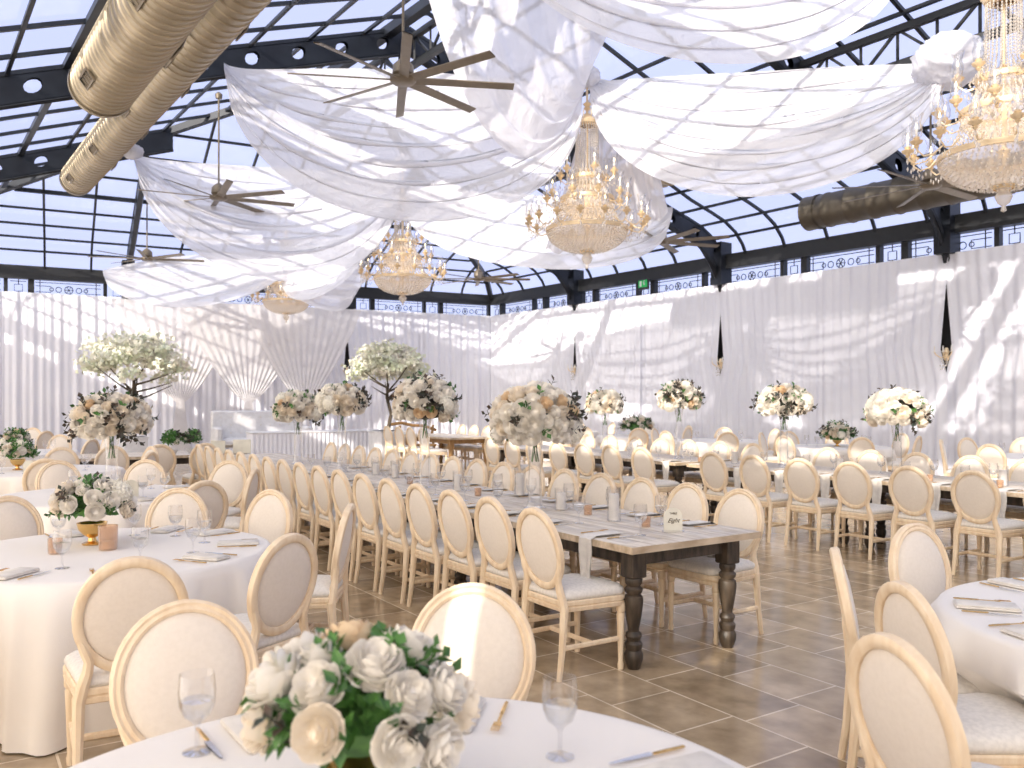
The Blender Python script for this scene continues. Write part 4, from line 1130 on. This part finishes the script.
# ================================================================== TABLEWARE
def goblet_meshes():
    g_ = MB(); g_.lathe([(.036, 0), (.035, .003), (.009, .008), (.005, .02), (.005, .062), (.012, .076), (.032, .092), (.042, .118), (.0445, .15), (.041, .195)], 24, close=False)
    g_.lathe([(.034, 0), (.001, .001)], 24, close=False); return g_.mesh('goblet', 'glass')
GOB = goblet_meshes()
WTR = MB().lathe([(.001, .08), (.029, .094), (.0385, .118), (.040, .13), (.001, .1305)], 20, close=False).mesh('water', thin_glass('water', (.98, .98, .97), .06))
def goblet(x, y, z, label, grp, sc_=1.0, water=True):
    r = thing('water_goblet', label, 'glass', (x, y, z), random.uniform(0, 6), grp)
    b = part('bowl', GOB, r, sc_=sc_)
    if water: part('water', WTR, r, sc_=sc_)
    return r
KH = MB().box((0, -.06, .006), (.011, .10, .007), bev=.003).mesh('handle', 'gold')
KB = MB().grid(lambda u, v: ((u-.5)*.016*(1-.6*v*v)+.003, -.01+.125*v, .006+.001*u), 3, 8).grid(lambda u, v: ((u-.5)*.016*(1-.6*v*v)+.003, -.01+.125*v, .004), 3, 8).mesh('blade', 'steel')
def fork_head():
    m = MB(); m.box((0, .02, .006), (.008, .06, .003)); m.box((0, .06, .007), (.022, .02, .003))
    for s in (-1.5, -.5, .5, 1.5): m.box((s*.006, .088, .009), (.003, .045, .002))
    return m.mesh('tines', 'gold')
FHD = fork_head()
def cutlery(kind, x, y, z, rz, label, grp):
    r = thing('knife' if kind == 'knife' else 'fork', label, kind, (x, y, z), rz, grp)
    part('handle', KH, r); part('blade' if kind == 'knife' else 'tines', KB if kind == 'knife' else FHD, r)
    return r
def nap_mesh(hang):
    m = MB()
    def fn(u, v, k=0):
        x = (u-.5)*.115; L_ = .25+hang; d = v*L_
        if d < .25: return (x, .25-d, .006+k)
        e = d-.25; return (x*(1+.15*math.sin(e*20)), -.012-.01*math.sin(u*9)-k, .004-e)
    m.grid(fn, 6, 14); m.grid(lambda u, v: fn(u, v, .006), 6, 14); return m.mesh('napkin', 'napkin', 60)
NAPH = nap_mesh(.27); NAPF = MB().box((0, .12, .006), (.12, .24, .012), bev=.004).box((.004, .12, .014), (.11, .23, .006), bev=.002).mesh('napkin', 'napkin')
def napkin(x, y, z, rz, hang, label, grp):
    o = bpy.data.objects.new('napkin', NAPH if hang else NAPF); COL.objects.link(o); o.location = (x, y, z); o.rotation_euler = (0, 0, rz); tag(o, label, 'napkin', grp)
ZT = .765
def row_setting(u0, sgn, tt, k, side, tabname):
    """one place at a farm table; sgn: +1 when table lies to +u of the edge"""
    P = lambda du, dt: UT(u0+sgn*du, tt+dt)
    rz = TH-PI/2 if sgn > 0 else TH+PI/2
    who = '%s place on the %s side of the %s' % (ORD[k], side, tabname)
    napkin(*P(.0, 0), ZT+.002, rz, True, 'grey napkin over the edge, '+who, 'napkins hanging from the '+tabname)
    cutlery('knife', *P(.16, .13*sgn*-1), ZT+.001, rz, 'gold-handled knife, '+who, 'knives on the '+tabname)
    cutlery('fork', *P(.16, .13*sgn), ZT+.001, rz, 'gold fork, '+who, 'forks on the '+tabname)
    goblet(*P(.33, .12*sgn*-1), ZT, 'stemmed water glass, '+who, 'water glasses on the '+tabname)
for k, t in enumerate(tl_[:12]): row_setting(AU-.545, 1, t+.02, k, 'left', 'central tables')
for k in range(12): row_setting(AU+.545, -1, 4.21+.52*k, k, 'right', 'central tables')
for j, k in enumerate(kB[:10]): row_setting(BU-.545, 1, 4.155+.632*k, j, 'near', 'right tables')
for j, k in enumerate(kB[:9]):
    P = UT(BU+.25, 4.0+.632*k); goblet(*P, ZT, 'stemmed water glass, %s place on the far side of the right tables' % ORD[j], 'water glasses on the right tables')
# candles
def cyl_candle(x, y, z, h, label, glassy=True, rad=.045, wax='wax'):
    r = thing('pillar_candle', label, 'candle', (x, y, z), 0, 'pillar candles on the tables')
    m = MB(); m.lathe([(rad*.78, .008), (rad*.8, .012), (rad*.8, h*.78), (rad*.7, h*.8), (.002, h*.785)], 20); m.build('candle', wax, r)
    m = MB(); m.tube([(0, 0, h*.78), (.002, 0, h*.78+.012)], .0015, 5); m.build('wick', 'ink', r)
    m = MB(); m.lathe([(.001, .0), (rad, .0), (rad+.004, .004), (rad+.004, h)], 24, close=False); m.build('glass_cylinder', 'glass', r)
    return r
for px, py, h, lab in ((614, 521, .24, 'tallest white pillar candle on the near central table'), (561, 510, .17, 'white pillar candle left of the tallest, by the flower stand'),
                       (520, 496, .25, 'cream pillar candle directly under the largest flowers'), (458, 491, .19, 'white pillar candle left of the cream one on the central tables'),
                       (395, 478, .18, 'white pillar candle below the second tall flowers'), (376, 475, .16, 'small white pillar candle beyond the second tall flowers')):
    x_, y_ = on(px, py, ZT); cyl_candle(x_, y_, ZT, h, lab)
for i, px in enumerate((1003, 840, 735, 640)):
    x_, y_ = A_at(px, BU-.05); cyl_candle(x_, y_, ZT, .2, '%s pillar candle from the right on the right farmhouse tables' % ORD[i])
def votive(x, y, z, label, h=.07, r_=.03):
    r = thing('votive_holder', label, 'candle holder', (x, y, z), 0, 'peach glass votives')
    m = MB(); m.lathe([(.001, 0), (r_*.9, 0), (r_, .004), (r_*1.08, h), (r_*.98, h), (r_*.9, .008)], 20, close=False); m.build('cup', 'amber', r)
    m = MB(); m.lathe([(r_*.7, .008), (r_*.7, h*.35), (.002, h*.35)], 14); m.build('tealight', 'wax', r)
for px, py, lab in ((646, 527, 'peach votive beside the table number card'), (588, 515, 'peach votive between the two nearest pillar candles'), (478, 496, 'peach votive left of the cream pillar candle'), (410, 484, 'peach votive below the second tall flowers')):
    votive(*on(px, py, ZT), ZT, lab)
votive(*on(55, 553, .755), .752, 'peach votive left of the gold flower bowl', .085, .036)
votive(*on(108, 549, .755), .752, 'large peach glass right of the gold flower bowl', .14, .05)
x_, y_ = (660-512)*1.62/FPX, 1.62
votive(x_, y_, .752, 'large peach glass at the bottom edge of the foreground table', .10, .085)
for i, px in enumerate((1000, 930, 700)):
    votive(*A_at(px, BU-.2), ZT, '%s peach votive from the right on the right farmhouse tables' % ORD[i])
# table number card
def text_mesh(body, size, shear=0):
    cu = bpy.data.curves.new('lettering', 'FONT'); cu.body = body; cu.size = size; cu.extrude = .0008; cu.shear = shear; cu.align_x = 'CENTER'; cu.offset = 0
    o = bpy.data.objects.new('tmp', cu); COL.objects.link(o); bpy.context.view_layer.update()
    me = bpy.data.meshes.new_from_object(o.evaluated_get(bpy.context.evaluated_depsgraph_get())); bpy.data.objects.remove(o)
    me.materials.clear(); me.materials.append(M['ink']); return me
TXT = text_mesh('Eight', .040, .5); TXS = text_mesh('TABLE', .018)
def number_card(x, y, z, rz, label, text=True):
    r = thing('table_number_card', label, 'card', (x, y, z), rz, 'arched table number cards')
    m = MB(); W_, H_ = .062, .10
    poly = [(-W_, 0), (W_, 0), (W_, H_)]+[(W_*math.cos(a*PI/12), H_+W_*.9*math.sin(a*PI/12)) for a in range(1, 12)]+[(-W_, H_)]
    m.extr(poly, -.004, .004, lambda x, y, w_: (x, w_, y)); m.build('card', 'card', r)
    m = MB(); m.box((0, 0, .006), (.14, .04, .012), bev=.003); m.build('base', 'glass', r)
    if text:
        part('lettering', TXT, r, (0, -.005, .062), (PI/2, 0, 0)); part('lettering', TXS, r, (0, -.005, .115), (PI/2, 0, 0))
x_, y_ = on(673, 532, ZT); number_card(x_, y_, ZT, .15, 'arched cream card with handwritten number on the near central table')
number_card(*on(131, 497, .755), .752, .3, 'arched cream card on the second left round table', False)
number_card(-5.6, 9.95, .752, .3, 'arched cream card on the third left round table', False)
# round table settings
def round_setting(cen, deg, who, grp, gob=True, R=.905, nap=True, off=.2):
    a = math.radians(deg); fx, fy = math.sin(a), math.cos(a); lx, ly = math.cos(a), -math.sin(a)
    P = lambda r_, l: (cen[0]+fx*r_+lx*l, cen[1]+fy*r_+ly*l)
    rz = -a+PI
    if nap: napkin(*P(R-.06, 0), .7535, rz, False, 'folded grey napkin '+who, 'napkins on '+grp)
    cutlery('knife', *P(R-.18, -.12), .753, rz, 'gold-handled knife '+who, 'knives on '+grp)
    cutlery('fork', *P(R-.18, .12), .753, rz, 'gold fork '+who, 'forks on '+grp)
    if gob: goblet(*P(R-.38, -.12), .7515, 'stemmed water glass '+who, 'glasses on '+grp)
round_setting(T_FRONT, 8, 'on the foreground table, before the sun-streaked chair', 'the foreground table', gob=False)
round_setting(T_FRONT, 62, 'at the right of the foreground table', 'the foreground table', gob=False)
round_setting(T_FRONT, 325, 'on the foreground table, before the bottom left chair', 'the foreground table', gob=False)
for px, py, lab in ((560, 757, 'large stemmed water glass right of the foreground flowers'), (197, 752, 'large stemmed water glass left of the foreground flowers')):
    x_, y_ = on(px, py, .752); goblet(x_, y_, .7515, lab, 'glasses on the foreground table')
for d_, w_ in ((5, 'far side'), (35, 'far right side'), (75, 'right side'), (112, 'near right side'), (150, 'near side'), (190, 'near left side'), (318, 'far left side')):
    round_setting(T_LEFT, d_, 'at the %s of the left round table' % w_, 'the left round table')
for d_, w_ in ((335, 'far side'), (290, 'far left side'), (258, 'left side'), (225, 'near left side')):
    round_setting(T_RIGHT, d_, 'at the %s of the right round table' % w_, 'the right round table', gob=False)
for d_, w_ in ((0, 'far side'), (40, 'far right side'), (90, 'right side'), (130, 'near right side'), (320, 'far left side')):
    round_setting(T_2, d_, 'at the %s of the second left table' % w_, 'the second left table')
for (c, ph_, lab, items) in far:
    for it in items[:6]:
        a = math.radians(it[0]); goblet(c[0]+.55*math.sin(a), c[1]+.55*math.cos(a), .7515, 'water glass %s %s' % (it[1], ph_), 'water glasses on far round tables', water=False)
